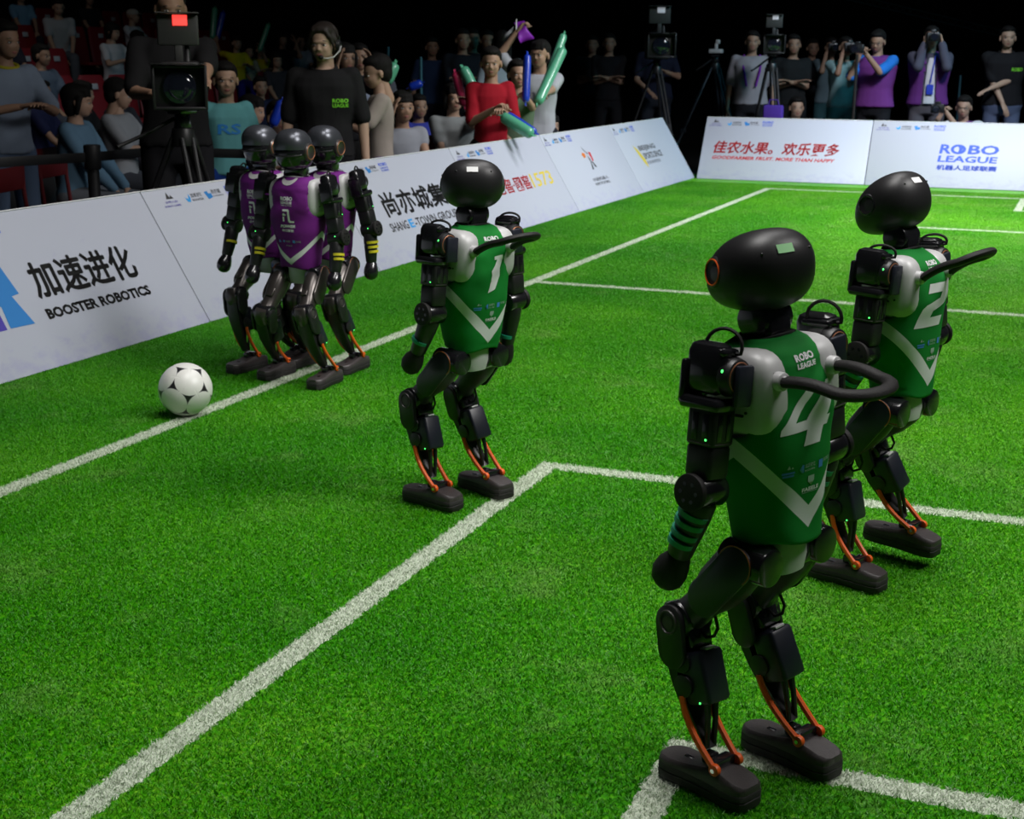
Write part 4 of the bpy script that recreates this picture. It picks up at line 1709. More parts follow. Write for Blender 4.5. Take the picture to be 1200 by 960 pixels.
def person(label, loc, yaw, h=1.7, pose='stand', top=(.1, .1, .1), bottom=(.03, .03, .04), handL='down', handR='down', sleeve=.45,
           hair='short', hairm=None, head=(0, 0, 0), lean=0, sk=SK, hi=False, group=None, build=None, vest=None, cap=None, grip='open', glasses=False, headset=False, collar=None, hz=None, shirt_prop=None):
    """returns root and world positions of both hands; local frame faces +x"""
    s = h / 1.70
    hs = .52 + .48 * s
    if build is None:
        build = 1.0 if h > 1.66 else .84
        if hair in ('bob', 'long', 'parted', 'tail'):
            build -= .06
    root = kempty('person', (loc[0], loc[1], loc[2]), R(yaw), label=label, category='person')
    if group:
        root['group'] = group
    bw = build
    sit = pose == 'sit'
    hz = hz or (.52 if pose in ('sit', 'kneel') else .91) * s
    tl = Matrix.Translation((0, 0, hz)) @ Matrix.Rotation(R(lean), 4, 'Y')
    sh_y = .160 * s * (.45 + .55 * bw)

    def tt(x, y, z):
        return tl @ Vector((x * s, y * s, z * s))
    neck = tt(-.01, 0, .54)
    hc = neck + Vector((.028, 0, .128)) * hs
    S = {1: tt(-.01, sh_y / s, .475), -1: tt(-.01, -sh_y / s, .475)}
    targets = {'down': (.05, .26, -.12), 'lap': (.34, .10, .10), 'crossed': (.19, -.05, .27), 'chest': (.30, .07, .32), 'face': (.19, .085, .615),
               'fwd': (.42, .12, .30), 'raise': (.12, .24, .87), 'clap': (.30, .03, .40), 'waist': (.24, .10, .10), 'up': (.22, .16, .62), 'tripod': (.34, .20, .30)}
    lu, lf = .275 * s, .245 * s
    hands, elb = {}, {}
    for q, key in ((1, handL), (-1, handR)):
        if isinstance(key, str):
            t = targets[key]
            t = (t[0], q * t[1], t[2])
            Hh = tt(*t)
        elif isinstance(key, Vector):
            Hh = (Matrix.Translation(loc) @ Matrix.Rotation(R(yaw), 4, 'Z') @ Matrix.Scale(K, 4)).inverted() @ key
            Hh = Hh + (S[q] - Hh).normalized() * .07
        else:
            Hh = tt(*key)
        pole = {'raise': (.2, q * .6, -.5), 'face': (.35, q * .22, -1), 'up': (.3, q * .4, -1)}.get(key if isinstance(key, str) else '', (-.3, q * .75, -.6) if not isinstance(key, Vector) else (-.1, q * .4, -.9))
        elb[q], hands[q] = arm_ik(S[q], Hh, lu, lf, pole)
    if sit:
        legs = {q: (tt(0, q * .09, 0), Vector((.43 * s, q * .11 * s, .50 * s)), Vector((.44 * s, q * .12 * s, .07 * s))) for q in (1, -1)}
    elif pose == 'kneel':
        legs = {q: (tt(0, q * .09, 0), Vector((.40 * s if q > 0 else .12 * s, q * .11 * s, (.50 if q > 0 else .06) * s)), Vector((.30 * s if q > 0 else -.30 * s, q * .12 * s, .06 * s))) for q in (1, -1)}
    else:
        legs = {q: (tt(0, q * .09, 0), Vector((.02 * s, q * .11 * s, .48 * s)), Vector((-.02 * s, q * .12 * s, .07 * s))) for q in (1, -1)}
    if pose == 'kneel':
        pass
    # ---- one continuous body
    g = G()

    def torso(g, k, zmin=-.06):
        secs = []
        for z_, rx, ry in ((-.08, .095, .145), (0, .108, .165), (.10, .100, .145), (.20, .098, .138), (.32, .110, .158), (.42, .108, .170), (.48, .085, .150), (.52, .058, .085)):
            if z_ < zmin:
                continue
            secs.append((z_ * s, (rx * bw + k) * s, (ry * bw + k) * s))
        g.sect(secs, tl, n=20, e=.9)
    torso(g, -.012)
    cap_limb(g, tt(-.01, 0, .47), neck + Vector((.006, 0, .05)), .052 * hs, .048 * hs)
    for q in (1, -1):
        cap_limb(g, tt(-.005, q * .06, .47), S[q], .05 * s, .050 * s)
        cap_limb(g, S[q], elb[q], .047 * s * (.8 + .2 * bw), .036 * s)
        cap_limb(g, elb[q], hands[q], .037 * s, .025 * s)
        a, b_, c = legs[q]
        cap_limb(g, a, b_, .078 * s, .052 * s)
        cap_limb(g, b_, c, .052 * s, .036 * s)
        cap_limb(g, c, c + Vector((.13 * s, q * .01, -.035 * s)), .036 * s, .028 * s)
    me = vox(g, .010 if hi else .017, 2, .6, 'body')
    bv, bf = mesh_arrays(me)
    bpy.data.meshes.remove(me)
    G_ = G()
    G_.add(bv, bf)
    # head
    Hm = Matrix.Translation(hc) @ Matrix.Rotation(R(head[0]), 4, 'Z') @ Matrix.Rotation(R(head[1]), 4, 'Y') @ Matrix.Rotation(R(head[2]), 4, 'X') @ Matrix.Scale(hs, 4)
    hv, hf = HEAD_HI if hi else HEAD_LO
    G_.add(hv, hf, Hm)
    # hands
    for q in (1, -1):
        d = (hands[q] - elb[q]).normalized()
        key = handL if q > 0 else handR
        up = Vector((0, -q, 0)) if key in ('down',) else Vector((0, 0, -1))
        if key in ('face', 'up', 'raise'):
            up = Vector((0, -q, 0))
        palm = (up - d * up.dot(d)).normalized()
        z_ = -d
        y_ = -palm * 1.0
        x_ = y_.cross(z_)
        # mirror for the right hand
        Mh = Matrix(((x_.x * q, y_.x, z_.x, hands[q].x), (x_.y * q, y_.y, z_.y, hands[q].y), (x_.z * q, y_.z, z_.z, hands[q].z), (0, 0, 0, 1))) @ Matrix.Scale(.95 * hs, 4)
        hv, hf = HANDS[(grip, 1 if hi else 0)]
        if Mh.determinant() < 0:
            hf = [tuple(reversed(f)) for f in hf]
        G_.add(hv, hf, Mh)
    # face details as further colours of the same skin
    G_.mi = 1
    for q in (1, -1):
        G_.ell((.077, q * .030, .004), (.010, .0135, .0062), Hm, 10, 6)
    G_.mi = 2
    for q in (1, -1):
        G_.ell((.0845, q * .030, .004), (.0045, .0062, .0058), Hm, 8, 6)
        G_.tube([(.080, q * .014, .026), (.082, q * .030, .030), (.070, q * .047, .026)], [.0022, .003, .0018], 6, M=Hm)
        G_.tube([(.084, q * .016, .009), (.0865, q * .030, .0115), (.078, q * .044, .008)], [.0012, .0018, .0012], 5, M=Hm)
    G_.mi = 3
    G_.tube([(.078, .022, -.054), (.0885, .010, -.052), (.090, 0, -.0535), (.0885, -.010, -.052), (.078, -.022, -.054)], [.0018, .004, .0038, .004, .0018], 6, M=Hm)
    G_.tube([(.080, .016, -.058), (.088, 0, -.0605), (.080, -.016, -.058)], [.002, .0046, .002], 6, M=Hm)
    G_.mi = 0
    me = G_.mesh('body', [skin(sk), eye_white, eye_dark, lip], 60)
    link('body', me, root)
    # hair
    if cap is None or hair != 'short':
        hm = hair_mesh(hair)
        o = link('hair', hm, root)
        o.matrix_local = Hm
        if hairm:
            o.data = hm.copy()
            o.data.materials[0] = hairm
    if cap is not None:
        g = G(Hm)
        g.ell((-.010, 0, .060), (.100, .082, .066), n=20, k=10)
        g.ell((.090, 0, .050), (.060, .050, .008), n=14, k=6)
        put('cap', g, cloth(cap), root)
    # trousers
    g = G()
    torso(g, .012, -.09)
    g.v, g.f, g.m = [], [], []
    g.sect([(-.09 * s, .10 * s * bw, .150 * s * bw), (0, .122 * s * bw, .180 * s * bw), (.09 * s, .110 * s * bw, .155 * s * bw)], tl, n=16, e=.9)
    for q in (1, -1):
        a, b_, c = legs[q]
        cap_limb(g, a, b_, .095 * s, .072 * s)
        cap_limb(g, b_, c + Vector((0, 0, .03 * s)), .070 * s, .060 * s)
    me = vox(g, .014 if hi else .022, 2, .6, 'trousers')
    me.materials.append(cloth(bottom))
    link('trousers', me, root)
    for q in (1, -1):
        c = legs[q][2]
        g = G(Matrix.Translation((c.x, c.y, c.z - .07 * s)) @ Matrix.Rotation(R(q * 8), 4, 'Z') @ Matrix.Scale(s, 4))
        g.sect([(0, .135, .045, .055), (.012, .138, .047, .055), (.028, .136, .046, .055), (.05, .11, .042, .035), (.075, .06, .038, -.01), (.09, .045, .035, -.015)], n=18)
        put('shoe', g, shoe_mat, root)
    # shirt
    g = G()
    torso(g, .020, -.07)
    for q in (1, -1):
        cap_limb(g, tt(-.005, q * .07, .460), S[q], .062 * s, .064 * s)
        if sleeve > 0:
            full = sleeve >= 1
            m1 = S[q].lerp(elb[q], min(sleeve * 1.45, 1))
            cap_limb(g, S[q], m1, .064 * s, .056 * s)
            if full:
                cap_limb(g, elb[q], hands[q] - (hands[q] - elb[q]) * .08, .055 * s, .040 * s)
    me = vox(g, .010 if hi else .016, 2, .6, 'shirt')
    for v in me.vertices:
        n_ = noise.noise(v.co * 9 / s + Vector((yaw, h * 7, 3)))
        v.co += v.normal * n_ * .010 * s
    me.materials.append(cloth(top))
    shirt = link('shirt', me, root)
    if collar:
        g = G()
        c0 = tt(-.004, 0, .515)
        for dz, rr in ((0, .072),):
            g.tube([c0 + Vector((.070 * hs * math.cos(a), .074 * hs * math.sin(a), .012 * hs - .02 * hs * math.cos(a))) for a in [2 * PI * i / 20 for i in range(20)]], .013 * hs, 8, True)
        put('collar', g, cloth(collar), root)
    if vest:
        g = G()
        torso(g, .036, -.03)
        for q in (1, -1):
            cap_limb(g, tt(-.005, q * .05, .470), tt(-.01, q * .125, .468), .068 * s, .066 * s)
        me = vox(g, .016, 2, .6, 'vest')
        # open down the front
        if shirt_prop == 'open':
            bm = bmesh.new()
            bm.from_mesh(me)
            inv = tl.inverted()
            kill = [f for f in bm.faces if (inv @ f.calc_center_median()).x > .03 * s and abs((inv @ f.calc_center_median()).y) < (.075 - .05 * (inv @ f.calc_center_median()).z / s) * s]
            bmesh.ops.delete(bm, geom=kill, context='FACES')
            bm.to_mesh(me)
            bm.free()
        me.materials.append(cloth(vest))
        link('vest', me, root)
    if glasses:
        g = G(Hm)
        for q in (1, -1):
            g.tube([(.090 - .004 * abs(math.cos(a)), q * .031 + .019 * math.cos(a), .003 + .014 * math.sin(a)) for a in [2 * PI * i / 16 for i in range(16)]], .0016, 5, True)
            g.tube([(.086, q * .050, .006), (.04, q * .080, .008), (-.01, q * .084, .004)], .0016, 5)
        g.tube([(.091, .012, .006), (.093, 0, .009), (.091, -.012, .006)], .0016, 5)
        put('glasses', g, black, root)
    mw = root.matrix_basis if root.parent is None else root.matrix_world
    W = Matrix.Translation(loc) @ Matrix.Rotation(R(yaw), 4, 'Z') @ Matrix.Scale(K, 4)
    out = {1: W @ (hands[1] + (hands[1] - elb[1]).normalized() * .07 * hs), -1: W @ (hands[-1] + (hands[-1] - elb[-1]).normalized() * .07 * hs), 'head': W @ hc, 'Hm': Hm, 'tl': tl, 's': s, 'W': W, 'root': root, 'S': S, 'elb': elb, 'shirt': shirt}
    return out


def ray(px, py):
    return FW * FPX + RT * (px - 600) - UP * (py - 480)


def at_depth(px, py, w_):
    return EYE + ray(px, py) * (w_ / FPX)


def stand(label, px, py, w_, yaw, **k):
    """standing person whose head centre projects at px, py from distance w_; height follows"""
    p = at_depth(px, py, w_)
    fl = k.pop('floor', HALL)
    h = (p.z - fl) / .935 / K
    if k.get('pose') == 'kneel':
        s_ = k['h'] / 1.7
        k['hz'] = (p.z - fl) / K - .54 * s_ - .128 * (.52 + .48 * s_)
    k.setdefault('h', h)
    lean = k.get('lean', 0)
    off = math.sin(R(lean)) * .6 * K
    a = R(yaw)
    return person(label, (p.x - off * math.cos(a), p.y - off * math.sin(a), fl), yaw, **k)


def seated(label, px, py, w_, yaw, seat=True, **k):
    """seated person with the head at px, py; the floor follows the rows"""
    p = at_depth(px, py, w_)
    h = k.pop('h', 1.65)
    s = h / 1.7
    hs = .52 + .48 * s
    hz = (.52 + .54) * s + .15 * hs
    fl = k.pop('floor', HALL)
    if fl is None:
        fl = max(0, p.z - hz)
    else:
        fl = HALL
        s_ = (p.z - fl) / hz / K
        h *= max(.75, min(1.15, s_))
    lean = k.get('lean', 0)
    off = math.sin(R(lean)) * .6 * K
    a = R(yaw)
    r_ = person(label, (p.x - off * math.cos(a), p.y - off * math.sin(a), fl), yaw, h=h, pose='sit', **k)
    r_['floor'] = fl
    return r_


def printed(P, txt, x0, y0, x1, y1, m, side=0.0, lines=None, zoff=.03):
    """flat lettering on the chest of a shirt; y is the wearer's left"""
    s = P['s']
    sh = P['shirt'].data
    from mathutils.bvhtree import BVHTree
    bm = bmesh.new()
    bm.from_mesh(sh)
    tree = BVHTree.FromBMesh(bm)
    bm.free()
    g = G()
    for t_, (a0, b0, a1, b1) in (lines or [(txt, (x0, y0, x1, y1))]):
        vs, fs = fit(text_geo(t_, 1, 0, .02), a0, b0, a1, b1)
        out = []
        for x, y in vs:
            o_ = P['tl'] @ Vector((.6, x * s, y * s))
            d_ = P['tl'].to_3x3() @ Vector((-1, 0, 0))
            hit = tree.ray_cast(o_, d_)
            out.append(tuple(hit[0] + Vector((.004, 0, 0))) if hit[0] else tuple(o_ + d_ * .45))
        g.add(out, fs)
    return link('shirt_lettering', g.mesh('shirt_lettering', m, 180), P['shirt'])


def clapper(label, a, b, r_=.05, m=None, grp='inflatable cheering sticks', extra=None):
    """inflated stick from a to b"""
    a, b = Vector(a), Vector(b)
    root = kempty('cheering_stick', a, 0, label=label, category='inflatable stick', group=grp)
    d = (b - a) / K
    L = d.length
    F = frame((0, 0, 0), d, (1, 0, .1))
    g = G(F)
    g.lathe([(0, r_ * .3), (.006, r_ * .7), (.018, r_ * .93), (.04, r_), (L * .5, r_ * 1.03), (L - .04, r_), (L - .018, r_ * .93), (L - .005, r_ * .65), (L, r_ * .3)], n=18)
    put('tube', g, m, root)
    g = G(F)
    g.box((0, 0, -.012), (r_ * .9, .004, .03), .001)
    g.box((0, 0, L + .01), (r_ * 1.1, .004, .028), .001)
    put('welded_end', g, m, root)
    g = G(F)
    g.cyl((r_ * .86, 0, .09), (r_ * 1.10, 0, .09), .008, n=10)
    put('valve', g, m, root)
    return root


mint = mat('mint_vinyl', (0.09, 0.36, 0.22), .3, coat=.3)
blue_v = mat('blue_vinyl', (0.01, 0.04, 0.42), .3, coat=.3)
pink_v = mat('pink_vinyl', (0.5, 0.03, 0.10), .3)
purple_v = mat('purple_sheet', (0.24, 0.02, 0.42), .5)


def tripod(name, label, base, hgt, spread, m, parts=True):
    root = kempty(name, base, 0, label=label, category='tripod')
    for k in range(3):
        a = R(90 + 120 * k + 25)
        g = G()
        p0 = Vector((.05 * math.cos(a), .05 * math.sin(a), hgt))
        p2 = Vector((spread * math.cos(a), spread * math.sin(a), .01))
        sd = Vector((-math.sin(a), math.cos(a), 0)) * .028
        mid = p0.lerp(p2, .55)
        g.tube([p0 + sd, mid + sd * .7], .013, 8)
        g.tube([p0 - sd, mid - sd * .7], .013, 8)
        g.tube([p0.lerp(p2, .45), p2], .015, 8)
        g.box(tuple(mid), (.04, .07, .05), .008)
        leg = put('leg', g, m, root)
        g = G()
        g.ell(tuple(p2 + Vector((0, 0, .012))), (.028, .028, .02), n=10, k=6)
        put('foot_pad', g, rubber, leg)
    g = G()
    g.cyl((0, 0, hgt - .04), (0, 0, hgt + .05), .07, .055, 20, .006)
    put('crown', g, black, root)
    g = G()
    g.cyl((0, 0, hgt + .05), (0, 0, hgt + .12), .045, .04, 18, .005)
    g.box((0, 0, hgt + .135), (.14, .09, .03), .008)
    put('pan_head', g, black_gloss, root)
    g = G()
    g.tube([(0, .04, hgt + .1), (-.2, .10, hgt + .02), (-.36, .14, hgt - .03)], .010, 8)
    put('pan_handle', g, black, root)
    return root


tally = mat('tally_lamp', (0.9, .1, .1), .5, emit=(1, .05, .04), es=1.6)
pale_lamp = mat('pale_lamp', (.6, .6, .65), .5, emit=(.7, .75, .85), es=.25)
glass = mat('lens_glass', (.01, .012, .02), .08, coat=1)
monitor_back = mat('monitor_back', (.035, .036, .035), .6)


def video_camera(label, loc, yaw, lamp, k=1.0, tl_=True):
    """facing +x"""
    root = kempty('video_camera', loc, R(yaw), label=label, category='camera')
    g = G(Matrix.Scale(k, 4))
    g.box((-.02, 0, .10), (.36, .20, .24), .02)
    g.box((-.22, 0, .10), (.10, .11, .16), .02)
    g.box((.02, 0, .19), (.30, .10, .04), .012)
    put('body', g, black, root)
    g = G(Matrix.Scale(k, 4))
    g.cyl((.14, 0, .09), (.30, 0, .09), .055, .062, 24, .004)
    g.cyl((.30, 0, .09), (.34, 0, .09), .078, .078, 24, .004)
    ln = put('lens', g, black_gloss, root)
    g = G(Matrix.Scale(k, 4))
    g.cyl((.348, 0, .10), (.372, 0, .10), .070, .078, 28, .003)
    g.ell((.368, 0, .10), (.012, .062, .062), n=24, k=10)
    put('front_glass', g, glass, ln)
    g = G(Matrix.Scale(k, 4))
    for q in (1, -1):
        g.box((.375, q * .122, .10), (.07, .016, .21), .005)
        g.box((.375, 0, .10 + q * .098), (.07, .25, .014), .005)
    g.box((.345, 0, .10), (.008, .24, .19), .002)
    g.box((.402, 0, .21), (.08, .26, .004), .001)
    put('matte_box', g, black, ln)
    g = G(Matrix.Scale(k, 4))
    g.box((.12, .0, .37), (.05, .20, .15), .010)
    g.box((.15, .0, .45), (.08, .21, .006), .002)
    g.box((.12, 0, .26), (.04, .04, .09), .006)
    mo = put('viewfinder', g, monitor_back, root)
    g = G(Matrix.Scale(k, 4))
    g.box((.148, .012, .415), (.006, .070, .050), .002)
    put('tally_light', g, lamp, mo)
    g = G(Matrix.Scale(k, 4))
    g.tube([(-.12, .04, .20), (-.10, .04, .28), (.10, .04, .29), (.13, .04, .2)], .012, 8)
    put('carry_grip', g, black, root)
    g = G(Matrix.Scale(k, 4))
    g.cyl((.0, -.08, .17), (.22, -.08, .17), .018, n=14, bev=.003)
    put('microphone', g, rubber, root)
    return root


def photo_camera(label, loc, yaw, pitch=0):
    root = kempty('photo_camera', loc, R(yaw), label=label, category='camera')
    root.rotation_euler = (0, R(pitch), R(yaw))
    g = G()
    g.box((0, 0, 0), (.06, .14, .095), .014)
    g.box((-.005, 0, .058), (.05, .06, .035), .010)
    g.box((.02, -.055, -.005), (.055, .032, .09), .012)
    put('body', g, black, root)
    g = G()
    g.cyl((.03, 0, -.004), (.13, 0, -.004), .038, .042, 22, .004)
    g.cyl((.13, 0, -.004), (.15, 0, -.004), .046, .046, 22, .003)
    ln = put('lens', g, black_gloss, root)
    g = G()
    g.cyl((.146, 0, -.004), (.152, 0, -.004), .034, n=20)
    put('front_glass', g, glass, ln)
    return root


# --- person in charge of the robots: black polo, headset
ref = stand('woman in black polo shirt with headset microphone, standing behind the purple robots', 379, 50, 10.9, 205, top=(.012, .012, .013), bottom=(.012, .012, .014),
            hair='parted', hairm=hair_brown, head=(-14, 5, 0), hi=True, sk=(.42, .28, .20), collar=(.014, .014, .015), build=1.06, sleeve=.62)
printed(ref, '', 0, 0, 0, 0, mat('lime_print', (.22, .75, .03), .6), lines=[('ROBO', (.055, .325, .150, .350)), ('LEAGUE', (.055, .298, .150, .320))])
g = G(ref['Hm'])
g.tube([(-.018, .094 * math.cos(a), .012 + .122 * math.sin(a)) for a in [PI * i / 16 for i in range(17)]], .0055, 8, flat=1.0)
hs_ = kempty('headset', ref['root'].location, ref['root'].rotation_euler.z, label='silver and black headset with boom microphone worn by the woman in the black polo', category='headset')
put('headband', g, gunmetal, hs_)
for q in (1, -1):
    g = G(ref['Hm'])
    g.cyl((-.014, q * .082, -.004), (-.014, q * .106, -.004), .034, .030, 20, .005)
    g.tube([(-.016, q * .096, .02), (-.018, q * .098, .05)], .006, 8)
    put('ear_cup', g, black, hs_)
g = G(ref['Hm'])
g.tube([(-.01, .108, -.010), (.02, .108, -.035), (.055, .082, -.068), (.085, .045, -.075), (.100, .022, -.068)], [.0055, .005, .0042, .0036, .003], 8)
bm_ = put('boom', g, silver, hs_)
g = G(ref['Hm'])
g.ell((.104, .016, -.066), (.014, .016, .014), n=14, k=10)
put('foam_tip', g, rubber, bm_)
# sleeve marks
g = G()
s_ = ref['s']
for k, (a0, b0) in enumerate(((.30, .045), (.26, .040), (.215, .035))):
    pass

# ---- standing at the left board
cm = stand('cameraman in black behind the large television camera', 199, 7, 9.9, 222, top=(.010, .010, .011), bottom=(.010, .010, .012), handL=at_depth(240, 102, 9.3), handR=at_depth(181, 118, 9.4), build=1.0, head=(0, 8, 0), sk=SK2, sleeve=.6, hair='short')
tc = at_depth(213, 124, 9.0)
tr_ = tripod('tripod', 'heavy black camera tripod left of the turquoise shirt boy', (tc.x, tc.y, HALL), (tc.z - HALL) / K - .16, .52, black)
video_camera('large television camera with red tally light', (tc.x, tc.y, tc.z), 214, tally, 1.0)
boy = stand('boy in turquoise T-shirt beside the camera tripod', 264, 95, 11.2, 222, top=(.12, .36, .38), bottom=(.01, .04, .22), hair='short', head=(-4, 2, 0), sk=(.42, .27, .19), hi=True, sleeve=.5)
printed(boy, 'RS', -.085, .30, .085, .375, mat('azure_print', (.02, .22, .6), .6))
stand('boy in beige T-shirt facing away behind the robots', 444, 86, 11.9, 120, top=(.30, .26, .225), bottom=(.06, .02, .12), handL='chest', handR='chest', hair='short', head=(20, 14, 0), sleeve=.5)
rg = stand('girl in red football shirt with a mint inflatable stick', 575, 74, 13.3, 212, top=(.30, .008, .018), bottom=(.012, .012, .014), handL=at_depth(589, 137, 13.0), handR=at_depth(585, 134, 13.1), hair='tail', head=(-10, 4, 0), sk=(.36, .22, .15), hi=True, grip='grip', sleeve=.62, build=.80)
printed(rg, '', 0, 0, 0, 0, white_print, lines=[('·ad.', (-.05, .29, .055, .335))])
clapper('mint inflatable stick held low by the girl in red', at_depth(588, 136, 12.95), at_depth(624, 158, 12.85), .042, mint)
clapper('blue and white inflatable stick beside the low mint one', at_depth(594, 134, 13.1), at_depth(628, 156, 13.0), .030, blue_v)
gv = stand('small boy in green vest over white shirt, holding a blue stick', 606, 88, 13.9, 214, top=(.32, .32, .34), bottom=(.05, .06, .05), handL=at_depth(615, 114, 13.4), handR='waist', hair='short', head=(0, 0, 0), sk=(.36, .22, .15), vest=(.10, .15, .09), build=.8, grip='grip', hi=True)
clapper('upright blue inflatable stick held by the boy in the green vest', at_depth(616, 120, 13.35), at_depth(618, 64, 13.35), .030, blue_v)
tb = stand('tall boy in white T-shirt raising a purple flag', 632, 64, 14.6, 205, top=(.36, .37, .40), bottom=(.015, .015, .02), handL=at_depth(634, 116, 13.9), handR=at_depth(605, 27, 14.5), hair='fringe', build=.86, head=(-25, 0, 0), sk=(.36, .22, .15), grip='grip', hi=True, sleeve=.6)
a_ = tb[1]
clapper('long mint inflatable stick, the nearer of the raised pair', at_depth(630, 121, 13.7), at_depth(660, 57, 13.9), .040, mint)
clapper('long mint inflatable stick, the farther of the raised pair', at_depth(633, 116, 14.1), at_depth(661, 40, 14.2), .032, mint)
fl = kempty('flag', at_depth(605, 27, 14.45), 0, label='purple hand flag waved above the crowd', category='flag')
g = G()
o0 = at_depth(605, 27, 14.45)
c4 = [at_depth(603, 27, 14.5), at_depth(611, 24, 14.5), at_depth(623, 45, 14.55), at_depth(611, 51, 14.5)]
g.add([], [])
grid = []
for i in range(7):
    for j in range(7):
        u, v_ = i / 6, j / 6
        p = c4[0] * (1 - u) * (1 - v_) + c4[1] * u * (1 - v_) + c4[2] * u * v_ + c4[3] * (1 - u) * v_
        p = p + Vector((.03 * math.sin(v_ * 6 + u * 2), .02 * math.sin(u * 5), 0)) - o0
        grid.append(tuple(p / K))
g.add(grid, [(i * 7 + j, i * 7 + j + 1, i * 7 + j + 8, i * 7 + j + 7) for i in range(6) for j in range(6)])
o = put('cloth', g, purple_v, fl, 180)
o.modifiers.new('t', 'SOLIDIFY').thickness = .003
g = G()
c3 = [at_depth(602, 31, 14.5) - o0, at_depth(600, 38, 14.5) - o0, at_depth(588, 48, 14.5) - o0, at_depth(592, 40, 14.5) - o0]
g.add([tuple(p / K) for p in c3], [(0, 1, 2, 3)])
o = put('grey_panel', g, cloth((.25, .25, .27)), fl, 180)
o.modifiers.new('t', 'SOLIDIFY').thickness = .003
g = G()
g.tube([(0, 0, -.05), (0, .0, .03)], .006, 6)
put('stick', g, white_print, fl)
pk = at_depth(646, 148, 12.2)
seated('child in pink top crouching behind the boards', 645, 141, 16.0, 230, top=(.50, .30, .30), bottom=(.1, .08, .08), h=1.1, floor=0.0, handL='lap', handR='lap', hair='fringe')

# ---- right-hand end, beyond the far boards
stand('person in dark clothes with folded arms, left one of the pair at the back', 694, 52, 23.5, 200, top=(.010, .010, .012), bottom=(.01, .01, .012), handL='crossed', handR='crossed', sleeve=.5, sk=SK2)
stand('person in dark clothes with folded arms and a pale badge, right one of the pair', 714, 50, 22.6, 200, top=(.010, .010, .012), bottom=(.01, .01, .012), handL='crossed', handR='crossed', sleeve=.5, sk=SK2)
cp = stand('cameraman in dark navy shirt and shorts, central video camera', 770, 46, 22.2, 202, top=(.012, .014, .03), bottom=(.02, .022, .03), handL='chest', handR='waist', sleeve=.5, sk=SK2, build=1.15)
tc = at_depth(770, 66, 20.6)
tripod('tripod', 'black tripod under the video camera with pale lamp', (tc.x, tc.y, HALL), (tc.z - HALL) / K - .16, .5, black)
video_camera('video camera with small pale lamp on the central tripod', (tc.x, tc.y, tc.z - .01), 202, pale_lamp, 1.25)
tc = at_depth(839, 64, 21.5)
t3 = tripod('tripod', 'tall dark tripod standing alone between two camera crews', (tc.x, tc.y, HALL), (tc.z - HALL) / K - .15, .62, mat('tripod_blue_grey', (.03, .045, .06), .5))
g = G()
g.box((0, 0, 0), (.12, .16, .05), .012)
g.cyl((0, 0, .025), (0, 0, .09), .022, n=14, bev=.003)
g.box((0, -.02, .11), (.05, .05, .05), .01)
h_ = put('gimbal_head', g, silver, None, label='small silver gimbal on top of the lone tripod', category='camera mount')
h_.location = (tc.x, tc.y, tc.z + .05)
h_.scale = (K, K, K)
hd = stand('man in grey T-shirt with purple lanyard behind a tripod', 882, 48, 20.6, 195, top=(.24, .23, .25), bottom=(.012, .012, .015), handL='down', handR='down', hair='short', sk=SK2, build=1.12, sleeve=.6)
for q in (1, -1):
    g = G(hd['tl'])
    s_ = hd['s']
    g.tube([(.01, q * .085 * s_, .53 * s_), (.09 * s_, q * .095 * s_, .46 * s_), (.150 * s_, q * .085 * s_, .36 * s_), (.155 * s_, q * .05 * s_, .2 * s_)], .014, 6)
    put('lanyard', g, cloth((.14, .02, .25)), hd['root'])
tc = at_depth(905, 62, 19.6)
tripod('tripod', 'slim tripod with grey centre pole before the man in the grey T-shirt', (tc.x, tc.y, HALL), (tc.z - HALL) / K - .16, .30, black)
video_camera('small video camera with white lamp in front of the grey T-shirt man', (tc.x, tc.y, tc.z + .0), 195, pale_lamp, .9)
bg = at_depth(906, 135, 19.6)
g = G()
g.box((0, 0, .17), (.14, .30, .34), .03)
g.tube([(.0, -.08, .34), (0, -.06, .42), (0, .06, .42), (0, .08, .34)], .010, 8)
o = put('bag', g, cloth((.08, .035, .30)), None, label='violet bag hanging behind the end board below the tripod', category='bag')
o.location = (bg.x, bg.y, bg.z - .17)
o.scale = (K * .72, K * .72, K * .72)
stand('man in black T-shirt with folded arms, before the teal-lit group', 930, 52, 21, 198, top=(.012, .014, .015), bottom=(.012, .013, .015), handL='crossed', handR='crossed', sleeve=.5, sk=SK2)
stand('dim figure in black reaching across, right of the folded-arms man', 952, 56, 23.8, 205, top=(.010, .012, .015), bottom=(.01, .012, .015), handL='chest', handR='fwd', sleeve=.5, sk=SK2)
a_ = stand('photographer in grey-blue T-shirt raising a camera, left of the teal-lit one', 974, 55, 22.6, 200, top=(.10, .14, .16), bottom=(.03, .08, .09), handL='face', handR='face', sleeve=.5, sk=SK2, grip='grip')
photo_camera('camera held up by the grey-blue T-shirt photographer', (a_[1] + a_[-1]) / 2 + Vector((-.02, 0, .0)), 200)
a_ = stand('teal-lit photographer in pale shirt and shorts', 991, 55, 20.8, 205, top=(.20, .33, .34), bottom=(.08, .28, .30), handL='face', handR='face', sleeve=.5, sk=SK2, grip='grip')
photo_camera('camera at the face of the teal-lit photographer', (a_[1] + a_[-1]) / 2 + Vector((-.02, 0, .0)), 205)
a_ = stand('man in white T-shirt, head just above the end board', 933, 127, 20.6, 205, top=(.55, .62, .66), bottom=(.02, .02, .03), pose='kneel', handL='lap', handR='lap', h=1.78, hair='short')
